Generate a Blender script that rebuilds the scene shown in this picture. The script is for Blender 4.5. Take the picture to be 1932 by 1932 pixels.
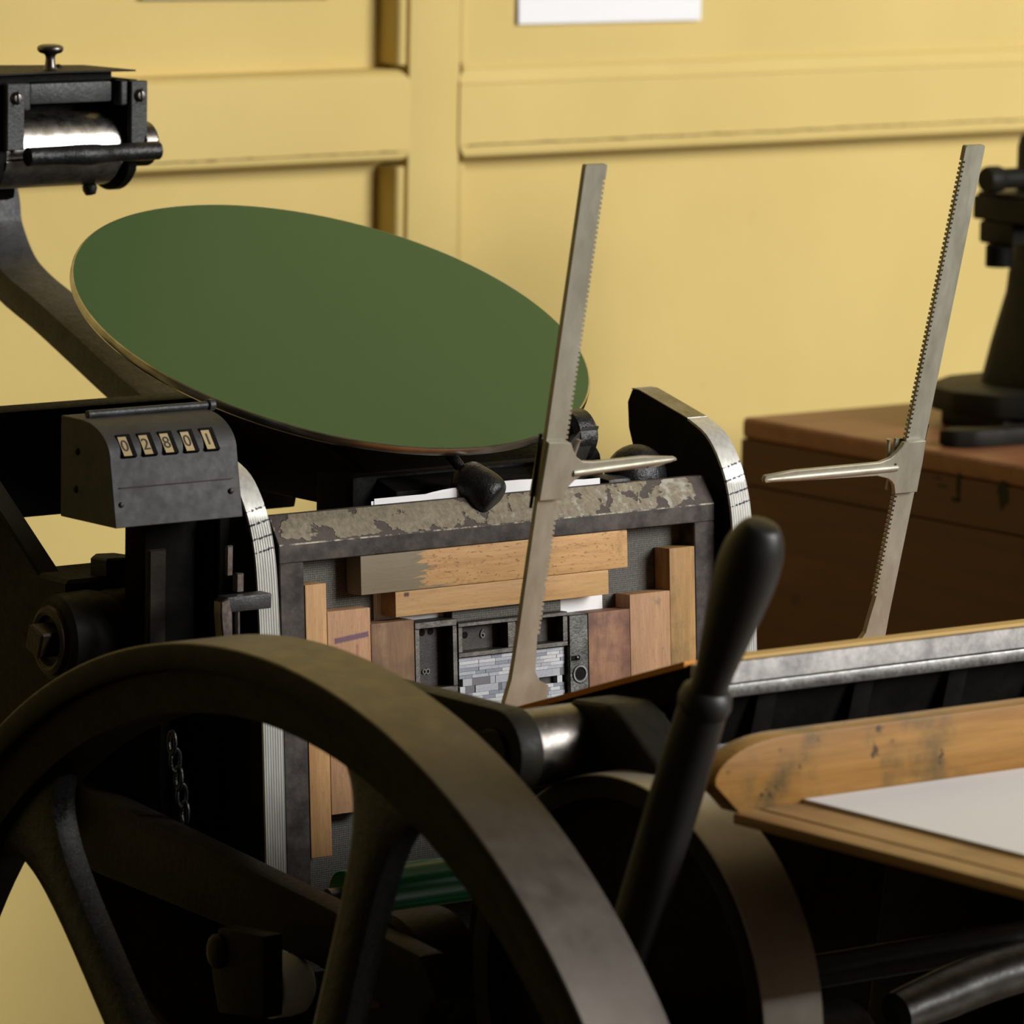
import bpy, bmesh, math, random
from mathutils import Vector, Matrix
random.seed(7)
SC = bpy.context.scene
COL = SC.collection
R = math.radians
for o in list(bpy.data.objects):
    bpy.data.objects.remove(o)

# ------------------------------------------------------------------ camera
YAW, PITCH, ROLL, FPX = R(38.0), R(8.4), R(1.0), 10800.0
r0 = Vector((math.cos(YAW), -math.sin(YAW), 0))
fw = Vector((math.sin(YAW) * math.cos(PITCH), math.cos(YAW) * math.cos(PITCH), -math.sin(PITCH)))
u0 = r0.cross(fw)
rt = r0 * math.cos(ROLL) + u0 * math.sin(ROLL)
upv = -r0 * math.sin(ROLL) + u0 * math.cos(ROLL)
cam = bpy.data.cameras.new('camera')
cam_o = bpy.data.objects.new('camera', cam)
COL.objects.link(cam_o)
M = Matrix((rt, upv, -fw)).transposed().to_4x4()
M.translation = Vector((-2.6628, -3.4160, 1.8888))
cam_o.matrix_world = M
cam.sensor_width = 36.0
cam.lens = 36.0 * FPX / 1932.0
cam.clip_start, cam.clip_end = 0.1, 60
cam.dof.use_dof = True
cam.dof.focus_distance = 4.36
cam.dof.aperture_fstop = 11.0
SC.camera = cam_o

# ------------------------------------------------------------------ world, window light, exposure
world = bpy.data.worlds.new('world')
SC.world = world
world.use_nodes = True
world.node_tree.nodes['Background'].inputs[0].default_value = (0.75, 0.86, 1.0, 1)
world.node_tree.nodes['Background'].inputs[1].default_value = 1.0
WIN = dict(x0=1.80, x1=4.50, z0=2.00, z1=4.60, y=-4.20)
lamp = bpy.data.lights.new('window_daylight', 'AREA')
lamp.shape = 'RECTANGLE'
lamp.size, lamp.size_y = WIN['x1'] - WIN['x0'], WIN['z1'] - WIN['z0']
lamp.energy = 550
lamp.color = (1.0, 0.985, 0.97)
lamp_o = bpy.data.objects.new('window_daylight', lamp)
COL.objects.link(lamp_o)
lamp_o.location = ((WIN['x0'] + WIN['x1']) / 2, WIN['y'] - 0.10, (WIN['z0'] + WIN['z1']) / 2)
lamp_o.rotation_euler = (R(90), 0, 0)
vs = SC.view_settings
vs.view_transform = 'Standard'
vs.look = 'None'
vs.gamma = 1.0
vs.use_curve_mapping = False
vs.exposure = 0.0
SC.cycles.use_denoising = True

# ------------------------------------------------------------------ materials
MATS = {}


class NT:
    def __init__(s, name):
        s.m = bpy.data.materials.new(name)
        s.m.use_nodes = True
        s.t = s.m.node_tree
        s.b = s.t.nodes['Principled BSDF']

    def n(s, typ, **kw):
        x = s.t.nodes.new(typ)
        for k, v in kw.items():
            setattr(x, k, v)
        return x

    def l(s, a, b):
        s.t.links.new(a, b)

    def coords(s, scale=(1, 1, 1), rnd=True):
        tc = s.n('ShaderNodeTexCoord')
        mp = s.n('ShaderNodeMapping')
        mp.inputs['Scale'].default_value = scale
        s.l(tc.outputs['Object'], mp.inputs['Vector'])
        if rnd:
            oi = s.n('ShaderNodeObjectInfo')
            mul = s.n('ShaderNodeMath', operation='MULTIPLY')
            mul.inputs[1].default_value = 37.0
            s.l(oi.outputs['Random'], mul.inputs[0])
            s.l(mul.outputs[0], mp.inputs['Location'])
        return mp.outputs[0]

    def noise(s, vec, scale, detail=4, rough=0.55, dist=0.0):
        x = s.n('ShaderNodeTexNoise')
        x.inputs['Scale'].default_value = scale
        x.inputs['Detail'].default_value = detail
        x.inputs['Roughness'].default_value = rough
        x.inputs['Distortion'].default_value = dist
        s.l(vec, x.inputs['Vector'])
        return x.outputs['Fac']

    def ramp(s, fac, stops):
        x = s.n('ShaderNodeValToRGB')
        cr = x.color_ramp
        while len(cr.elements) > len(stops):
            cr.elements.remove(cr.elements[-1])
        while len(cr.elements) < len(stops):
            cr.elements.new(0.5)
        for e, (p, c) in zip(cr.elements, stops):
            e.position = p
            e.color = (c, c, c, 1) if isinstance(c, (int, float)) else (*c, 1)
        s.l(fac, x.inputs[0])
        return x.outputs[0]

    def mix(s, fac, a, b, blend='MIX'):
        x = s.n('ShaderNodeMix', data_type='RGBA', blend_type=blend)
        for sock, v in ((x.inputs['Factor'], fac), (x.inputs['A'], a), (x.inputs['B'], b)):
            if isinstance(v, (int, float)):
                sock.default_value = v
            elif isinstance(v, tuple):
                sock.default_value = (*v, 1)
            else:
                s.l(v, sock)
        return x.outputs['Result']

    def math(s, op, a, b=0.0, clamp=False):
        x = s.n('ShaderNodeMath', operation=op)
        x.use_clamp = clamp
        for sock, v in ((x.inputs[0], a), (x.inputs[1], b)):
            if isinstance(v, (int, float)):
                sock.default_value = v
            else:
                s.l(v, sock)
        return x.outputs[0]

    def xyz(s):
        tc = s.n('ShaderNodeTexCoord')
        sp = s.n('ShaderNodeSeparateXYZ')
        s.l(tc.outputs['Object'], sp.inputs[0])
        return sp.outputs

    def bump(s, h, strength=0.3, dist=0.002):
        x = s.n('ShaderNodeBump')
        x.inputs['Strength'].default_value = strength
        x.inputs['Distance'].default_value = dist
        s.l(h, x.inputs['Height'])
        s.l(x.outputs[0], s.b.inputs['Normal'])

    def set(s, color=None, rough=None, metal=None, spec=None, coat=None):
        for key, v in (('Base Color', color), ('Roughness', rough), ('Metallic', metal),
                       ('Specular IOR Level', spec), ('Coat Weight', coat)):
            if v is None:
                continue
            sock = s.b.inputs[key]
            if isinstance(v, (int, float)):
                sock.default_value = v
            elif isinstance(v, tuple):
                sock.default_value = (*v, 1)
            else:
                s.l(v, sock)
        return s


def reg(key, nt):
    MATS[key] = nt.m
    return nt


def iron(key, c1, c2, rough=(0.35, 0.6), spec=0.5, bump=0.35, scale=40):
    nt = NT(key)
    v = nt.coords()
    a = nt.noise(v, scale, 6, 0.6)
    b = nt.noise(v, scale * 6, 3, 0.6)
    f = nt.ramp(a, [(0.35, 0.0), (0.7, 1.0)])
    nt.set(nt.mix(f, c1, c2), nt.ramp(b, [(0.3, rough[0]), (0.75, rough[1])]), 0.0, spec)
    nt.bump(nt.math('ADD', a, nt.math('MULTIPLY', b, 0.35)), bump, 0.0012)
    return reg(key, nt)


def steel(key, c1, c2, rough=(0.22, 0.42), scale=30, stretch=(1, 1, 1), bump=0.12, metal=1.0):
    nt = NT(key)
    v = nt.coords(stretch)
    a = nt.noise(v, scale, 6, 0.65)
    b = nt.noise(v, scale * 5, 4, 0.6)
    nt.set(nt.mix(nt.ramp(a, [(0.35, 0.0), (0.68, 1.0)]), c1, c2), nt.ramp(b, [(0.3, rough[0]), (0.7, rough[1])]), metal)
    nt.bump(b, bump, 0.0006)
    return reg(key, nt)


def wood(key, c1, c2, grain='z', fleck=0.0, fleck_col=(0.2, 0.09, 0.035), scale=1.0, rough=0.55, stains=(), bump=0.15, ringdir=None):
    """stains: list of (colour, strength, mask builder)"""
    c1, c2 = tuple(k * 1.04 for k in c1), tuple(k * 1.04 for k in c2)
    fleck_col = tuple(k * 0.64 for k in fleck_col)
    nt = NT(key)
    st = {'x': (6, 90, 90), 'y': (90, 6, 90), 'z': (90, 90, 6)}[grain]
    v = nt.coords(tuple(k * scale for k in st))
    a = nt.noise(v, 1.0, 5, 0.62, 0.6)
    fine = nt.noise(nt.coords(tuple(k * scale * 7 for k in st)), 1.0, 3, 0.6)
    col = nt.mix(nt.ramp(a, [(0.30, 0.0), (0.72, 1.0)]), c1, c2)
    col = nt.mix(nt.math('MULTIPLY', nt.ramp(fine, [(0.45, 0.0), (0.75, 1.0)]), 0.35), col, tuple(k * 0.55 for k in c1))
    if fleck:
        fs = {'x': (140, 420, 420), 'y': (420, 140, 420), 'z': (420, 420, 140)}[grain]
        fn = nt.noise(nt.coords(tuple(q * 1.5 for q in fs)), 1.0, 2, 0.5, 0.4)
        col = nt.mix(nt.math('MULTIPLY', nt.ramp(fn, [(0.60, 0.0), (0.67, 1.0)]), fleck), col, fleck_col)
    for colr, strength, fn in stains:
        col = nt.mix(nt.math('MULTIPLY', fn(nt), strength, True), col, tuple(k * 0.7 for k in colr))
    nt.set(col, rough, 0.0, 0.2)
    nt.bump(nt.math('ADD', a, fine), bump, 0.0006)
    return reg(key, nt)


def blot(scale, lo, hi, detail=5):
    def f(nt):
        return nt.ramp(nt.noise(nt.coords(), scale, detail, 0.6), [(lo, 0.0), (hi, 1.0)])
    return f


def band(cx, cz, hx, hz, slope=0.0, soft=0.0012, rough=0.0014):
    """a stroke drawn on the face, in the object's own x / z"""
    def f(nt):
        X, Y, Z = nt.xyz()
        n = nt.noise(nt.coords(rnd=False), 700, 2)
        n2 = nt.math('MULTIPLY', nt.math('SUBTRACT', n, 0.5), rough)
        dx = nt.math('ABSOLUTE', nt.math('SUBTRACT', X, cx))
        zz = nt.math('SUBTRACT', nt.math('SUBTRACT', Z, cz), nt.math('MULTIPLY', nt.math('SUBTRACT', X, cx), slope))
        dz = nt.math('ABSOLUTE', zz)
        mx = nt.math('DIVIDE', nt.math('SUBTRACT', nt.math('ADD', hx, n2), dx), soft, True)
        mz = nt.math('DIVIDE', nt.math('SUBTRACT', nt.math('ADD', hz, n2), dz), soft, True)
        return nt.math('MULTIPLY', mx, mz)
    return f


def build_materials():
    # painted panelling
    nt = NT('yellow_wall_paint')
    v = nt.coords(rnd=False)
    a = nt.noise(v, 3.0, 4)
    b = nt.noise(nt.coords((60, 60, 14), False), 4.0, 4, 0.6)
    sp = nt.noise(v, 60, 2)
    col = nt.mix(nt.ramp(a, [(0.3, 0.0), (0.7, 1.0)]), (0.60, 0.455, 0.160), (0.66, 0.505, 0.185))
    col = nt.mix(nt.math('MULTIPLY', nt.ramp(sp, [(0.74, 0.0), (0.8, 1.0)]), 0.35), col, (0.45, 0.33, 0.12))
    nt.set(col, 0.72, 0.0, 0.22)
    nt.bump(nt.math('ADD', b, nt.noise(v, 260, 3)), 0.30, 0.0012)
    reg('wall', nt)
    nt = NT('cracked_yellow_paint')
    X = nt.coords(rnd=False)
    a = nt.noise(X, 90, 4)
    nt.set(nt.mix(nt.ramp(a, [(0.4, 0.0), (0.6, 1.0)]), (0.13, 0.085, 0.03), (0.30, 0.21, 0.075)), 0.6, 0.0, 0.3)
    reg('crack', nt)
    nt = NT('darkened_plaster')  # unseen walls and ceiling coloured dark to cut bounced light
    a = nt.noise(nt.coords(rnd=False), 2.0, 4)
    nt.set(nt.mix(a, (0.09, 0.08, 0.06), (0.12, 0.10, 0.08)), 0.8)
    reg('plaster', nt)
    nt = NT('floor_boards')
    a = nt.noise(nt.coords((2, 40, 10), False), 1.0, 5, 0.6, 0.4)
    nt.set(nt.mix(a, (0.045, 0.03, 0.018), (0.08, 0.052, 0.03)), 0.5)
    reg('floor', nt)
    nt = NT('white_window_paint')
    nt.set((0.7, 0.68, 0.62), 0.4)
    reg('window_paint', nt)
    # iron
    iron('black_iron', (0.004, 0.004, 0.004), (0.009, 0.0085, 0.0075), (0.50, 0.70), 0.06, 0.4, 45)
    iron('shaded_iron', (0.003, 0.003, 0.003), (0.006, 0.0055, 0.005), (0.6, 0.8), 0.02, 0.3, 45)  # darker copy of black iron: shade put into the colour of parts behind the rail
    iron('grey_black_iron', (0.016, 0.017, 0.018), (0.036, 0.037, 0.038), (0.40, 0.62), 0.40, 0.7, 60)
    iron('brown_iron', (0.009, 0.0075, 0.005), (0.018, 0.0145, 0.009), (0.45, 0.62), 0.12, 0.4, 40)
    iron('glossy_black', (0.006, 0.0065, 0.007), (0.011, 0.012, 0.013), (0.22, 0.42), 0.35, 0.9, 120)
    iron('soft_black', (0.008, 0.0075, 0.007), (0.011, 0.010, 0.009), (0.42, 0.5), 0.45, 0.1, 40)
    iron('rust_bolt', (0.018, 0.011, 0.006), (0.034, 0.021, 0.011), (0.45, 0.65), 0.35, 0.4, 80)
    iron('machine_paint', (0.010, 0.0095, 0.007), (0.018, 0.016, 0.011), (0.45, 0.62), 0.12, 0.3, 30)
    # metals
    steel('rim_steel', (0.125, 0.11, 0.095), (0.16, 0.145, 0.13), (0.40, 0.52), 12, (1, 1, 1), 0.05)
    steel('pulley_steel', (0.40, 0.365, 0.29), (0.56, 0.52, 0.45), (0.34, 0.5), 16, (1, 1, 1), 0.06, 0.6)
    steel('gripper_steel', (0.31, 0.295, 0.225), (0.43, 0.415, 0.335), (0.42, 0.56), 35, (1, 1, 0.35), 0.12, 0.55)
    steel('bright_steel', (0.55, 0.54, 0.51), (0.78, 0.77, 0.74), (0.20, 0.36), 30, (1, 1, 1), 0.1)
    steel('roller_steel', (0.62, 0.58, 0.52), (0.82, 0.80, 0.77), (0.22, 0.34), 22, (1, 1, 1), 0.1)
    steel('dull_steel', (0.17, 0.17, 0.16), (0.30, 0.30, 0.285), (0.32, 0.5), 60, (1, 1, 1), 0.25)
    steel('knurl_steel', (0.11, 0.10, 0.09), (0.19, 0.175, 0.16), (0.28, 0.42), 50, (1, 1, 1), 0.1)
    steel('quoin_steel', (0.055, 0.057, 0.053), (0.15, 0.15, 0.138), (0.3, 0.5), 90, (1, 1, 1), 0.35)
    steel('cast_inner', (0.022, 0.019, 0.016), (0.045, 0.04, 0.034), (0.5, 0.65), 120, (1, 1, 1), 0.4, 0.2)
    steel('cast_furniture', (0.075, 0.07, 0.062), (0.15, 0.142, 0.125), (0.38, 0.55), 120, (1, 1, 1), 0.3)
    steel('counter_tin', (0.028, 0.0275, 0.026), (0.046, 0.045, 0.042), (0.55, 0.68), 26, (1, 1, 1), 0.2, 0.25)
    steel('brass', (0.52, 0.42, 0.22), (0.66, 0.55, 0.32), (0.3, 0.45), 60)
    # laminated rail edge with pen marks
    nt = NT('grooved_rail_steel')
    X, Y, Z = nt.xyz()
    mask = None
    n = nt.noise(nt.coords(rnd=False), 450, 2)
    zz = nt.math('ADD', Z, nt.math('MULTIPLY', X, -0.20))
    for zc in (0.148, 0.1575, 0.168, 0.1775):
        d = nt.math('ABSOLUTE', nt.math('SUBTRACT', zz, zc))
        m_ = nt.math('DIVIDE', nt.math('SUBTRACT', nt.math('MULTIPLY', nt.math('SUBTRACT', n, 0.30), 0.0042), d), 0.0007, True)
        mask = m_ if mask is None else nt.math('MAXIMUM', mask, m_)
    b = nt.noise(nt.coords((1, 1, 0.08), False), 300, 4)
    col = nt.mix(nt.ramp(b, [(0.3, 0.0), (0.7, 1.0)]), (0.50, 0.495, 0.455), (0.66, 0.655, 0.61))
    nt.set(nt.mix(mask, col, (0.03, 0.03, 0.05)), 0.45, 0.5)
    nt.bump(b, 0.1, 0.0004)
    reg('rail_edge', nt)
    # platen edge
    nt = NT('machined_platen_edge')
    a = nt.noise(nt.coords((1, 1, 1)), 42, 6, 0.7)
    s_ = nt.noise(nt.coords((14, 1, 1)), 16, 3, 0.6)
    col = nt.mix(nt.ramp(a, [(0.36, 0.0), (0.62, 1.0)]), (0.36, 0.35, 0.345), (0.74, 0.72, 0.69))
    col = nt.mix(nt.math('MULTIPLY', nt.ramp(s_, [(0.70, 0.0), (0.76, 1.0)]), 0.7), col, (0.10, 0.095, 0.09))
    nt.set(col, 0.42, 0.8)
    nt.bump(a, 0.2, 0.0006)
    reg('platen_edge', nt)
    # chase
    nt = NT('bare_chase_iron')
    v = nt.coords(rnd=False)
    a = nt.noise(v, 60, 5, 0.65)
    c = nt.noise(v, 22, 4)
    col = nt.mix(nt.ramp(a, [(0.35, 0.0), (0.7, 1.0)]), (0.030, 0.024, 0.022), (0.095, 0.080, 0.070))
    col = nt.mix(nt.math('MULTIPLY', nt.ramp(c, [(0.62, 0.0), (0.7, 1.0)]), 0.5), col, (0.035, 0.060, 0.058))
    nt.set(col, 0.60, 0.0, 0.15)
    nt.bump(a, 0.5, 0.0008)
    reg('chase_iron', nt)
    nt = NT('flaking_grey_chase_paint')
    v = nt.coords(rnd=False)
    big = nt.noise(v, 48, 5, 0.55, 0.3)
    sml = nt.noise(v, 240, 4, 0.6)
    mid = nt.noise(v, 110, 3, 0.6)
    X, Y, Z = nt.xyz()
    edge = nt.math('MULTIPLY', nt.math('SUBTRACT', nt.math('ABSOLUTE', X), 0.170), 5.0)
    low = nt.math('MULTIPLY', nt.math('SUBTRACT', 0.0005, Z), 30.0)
    e2 = nt.math('ADD', nt.math('MAXIMUM', edge, 0.0), nt.math('MAXIMUM', low, 0.0))
    msk = nt.ramp(nt.math('SUBTRACT', big, e2), [(0.405, 0.0), (0.425, 1.0)])
    paint = nt.mix(nt.ramp(sml, [(0.3, 0.0), (0.7, 1.0)]), (0.165, 0.14, 0.098), (0.285, 0.25, 0.175))
    paint = nt.mix(nt.ramp(nt.math('ADD', mid, nt.math('MULTIPLY', X, 0.7)), [(0.62, 0.0), (0.74, 1.0)]), paint, (0.36, 0.345, 0.285))
    bare = nt.mix(sml, (0.062, 0.050, 0.046), (0.115, 0.092, 0.082))
    nt.set(nt.mix(msk, bare, paint), 0.70, 0.0, 0.15)
    nt.bump(nt.math('ADD', nt.math('MULTIPLY', msk, 0.6), nt.math('MULTIPLY', mid, 0.8)), 0.9, 0.0016)
    reg('chase_paint', nt)
    nt = NT('rubbed_chase_edge')
    a = nt.noise(nt.coords(rnd=False), 130, 4, 0.65)
    nt.set(nt.mix(nt.ramp(a, [(0.42, 0.0), (0.62, 1.0)]), (0.06, 0.05, 0.045), (0.46, 0.42, 0.30)), 0.6, 0.0, 0.2)
    reg('chase_edge', nt)
    # bed face, woven look
    nt = NT('woven_grey_bed_cover')
    tc = nt.coords(rnd=False)
    w1 = nt.n('ShaderNodeTexWave', bands_direction='X')
    w2 = nt.n('ShaderNodeTexWave', bands_direction='Z')
    for w in (w1, w2):
        w.inputs['Scale'].default_value = 190
        w.inputs['Distortion'].default_value = 1.5
        w.inputs['Detail Scale'].default_value = 3
        nt.l(tc, w.inputs['Vector'])
    n = nt.noise(tc, 500, 3)
    f = nt.math('MULTIPLY', nt.math('ADD', w1.outputs['Fac'], w2.outputs['Fac']), nt.math('MULTIPLY', n, 0.9))
    nt.set(nt.mix(f, (0.050, 0.048, 0.042), (0.185, 0.178, 0.158)), 0.8, 0.0, 0.2)
    nt.bump(f, 0.4, 0.0008)
    reg('bed_cover', nt)
    # ink
    nt = NT('glossy_green_ink_film')
    v = nt.coords(rnd=False)
    a = nt.noise(v, 900, 2)
    nt.set((0.010, 0.075, 0.026), 0.22, 0.0, 0.17)
    nt.bump(a, 0.06, 0.0003)
    nt.b.inputs['Coat Weight'].default_value = 0.0
    nt.b.inputs['Coat Roughness'].default_value = 0.22
    reg('green_ink', nt)
    nt = NT('green_roller_rubber')
    nt.set((0.006, 0.16, 0.050), 0.28, 0.0, 0.5)
    reg('green_roller', nt)
    nt = NT('white_plastic')
    nt.set((0.86, 0.86, 0.80), 0.38, 0.0, 0.45)
    reg('white_plastic', nt)
    nt = NT('dirty_disc_edge')
    a = nt.noise(nt.coords(rnd=False), 60, 4)
    nt.set(nt.mix(a, (0.20, 0.18, 0.12), (0.62, 0.60, 0.54)), 0.24, 1.0)
    reg('disc_edge', nt)
    # paper, board
    for k, c in (('paper', (0.84, 0.84, 0.84)), ('card', (0.60, 0.40, 0.15)), ('tympan', (0.72, 0.29, 0.06)),
                 ('old_paper', (0.42, 0.32, 0.16)), ('grey_paper', (0.34, 0.31, 0.26))):
        nt = NT(k)
        a = nt.noise(nt.coords(), 120, 3)
        nt.set(nt.mix(nt.math('MULTIPLY', a, 0.10), c, tuple(q * 0.6 for q in c)), 0.75, 0.0, 0.25)
        reg(k, nt)
    # wood
    tan1, tan2 = (0.40, 0.215, 0.080), (0.56, 0.335, 0.145)

    def grey_end(nt):
        X, Y, Z = nt.xyz()
        n = nt.noise(nt.coords((40, 1, 260), False), 1.0, 3, 0.6)
        f1 = nt.math('SUBTRACT', nt.math('ADD', -0.100, nt.math('MULTIPLY', n, 0.062)), X)
        f1 = nt.math('DIVIDE', f1, 0.004, True)
        lowz = nt.math('SUBTRACT', nt.math('ADD', -0.0170, nt.math('MULTIPLY', n, 0.012)), Z)
        f2 = nt.math('MULTIPLY', nt.math('DIVIDE', lowz, 0.0015, True), nt.math('DIVIDE', nt.math('SUBTRACT', -0.036, X), 0.02, True))
        return nt.math('MAXIMUM', f1, f2)
    wood('beech_flecked', tan1, (0.585, 0.355, 0.155), 'x', 0.55, (0.22, 0.095, 0.03),
         stains=[((0.30, 0.265, 0.185), 0.9, grey_end), ((0.24, 0.12, 0.05), 0.5, blot(34, 0.60, 0.72))])
    wood('beech_pale', (0.45, 0.26, 0.105), (0.60, 0.38, 0.18), 'x', 0.12,
         stains=[((0.07, 0.045, 0.04), 0.9, band(-0.093, 0.0075, 0.003, 0.0022)), ((0.22, 0.17, 0.10), 0.35, band(-0.068, 0.008, 0.006, 0.0025, 0, 0.004))])
    wood('beech_tan', (0.40, 0.215, 0.085), (0.545, 0.33, 0.15), 'z', 0.1)
    wood('beech_pink', (0.37, 0.20, 0.10), (0.50, 0.29, 0.155), 'z', 0.2,
         stains=[((0.13, 0.065, 0.13), 0.85, band(0.002, 0.0560, 0.0165, 0.0027, 0.09)),
                 ((0.36, 0.085, 0.07), 0.7, band(0.007, 0.0445, 0.002, 0.007, 0.0, 0.002))])
    wood('beech_rosy', (0.33, 0.175, 0.09), (0.47, 0.275, 0.14), 'z', 0.15, stains=[((0.12, 0.13, 0.09), 0.5, blot(60, 0.64, 0.74))])
    wood('beech_olive', (0.30, 0.165, 0.055), (0.46, 0.27, 0.10), 'z', 0.15, stains=[((0.17, 0.14, 0.05), 0.75, blot(22, 0.5, 0.68))])
    wood('walnut_brown', (0.16, 0.085, 0.042), (0.30, 0.17, 0.085), 'z', 0.1, stains=[((0.065, 0.055, 0.04), 0.7, blot(20, 0.45, 0.65))])
    wood('walnut_red', (0.21, 0.095, 0.055), (0.35, 0.18, 0.095), 'z', 0.1, stains=[((0.10, 0.045, 0.04), 0.7, blot(24, 0.48, 0.64))])
    wood('board_orange', (0.25, 0.115, 0.028), (0.42, 0.225, 0.06), 'x', 0.0, scale=0.5, rough=0.42,
         stains=[((0.11, 0.10, 0.055), 0.8, blot(13, 0.50, 0.64)), ((0.03, 0.03, 0.022), 0.85, blot(60, 0.645, 0.69))])
    wood('board_tray', (0.29, 0.16, 0.06), (0.45, 0.28, 0.12), 'y', 0.0, scale=0.5, rough=0.45,
         stains=[((0.12, 0.09, 0.05), 0.6, blot(10, 0.52, 0.68))])
    wood('cabinet_brown', (0.075, 0.025, 0.007), (0.115, 0.040, 0.012), 'y', 0.0, scale=0.35, rough=0.42,
         stains=[((0.035, 0.018, 0.01), 0.7, blot(14, 0.66, 0.72))])
    wood('cabinet_top', (0.20, 0.080, 0.038), (0.29, 0.125, 0.062), 'x', 0.0, scale=0.35, rough=0.40)
    # type metal
    for i, (c, ro) in enumerate((((0.50, 0.51, 0.52), 0.5), ((0.37, 0.38, 0.41), 0.5), ((0.24, 0.25, 0.29), 0.45), ((0.14, 0.14, 0.145), 0.5), ((0.04, 0.035, 0.03), 0.5))):
        nt = NT('type_metal_%d' % i)
        a = nt.noise(nt.coords(), 600, 3)
        nt.set(nt.mix(a, tuple(q * 0.72 for q in c), tuple(min(1, q * 1.2) for q in c)), ro, 0.35)
        reg('type%d' % i, nt)


build_materials()

# ------------------------------------------------------------------ mesh helpers (world coordinates)
BT = R(3.5)
BO = Vector((0, 0, 1.10))
BU, BV, BN = Vector((1, 0, 0)), Vector((0, math.sin(BT), math.cos(BT))), Vector((0, -math.cos(BT), math.sin(BT)))


def bed(u, v, n=0.0):
    return BO + BU * u + BV * v + BN * n


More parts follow.
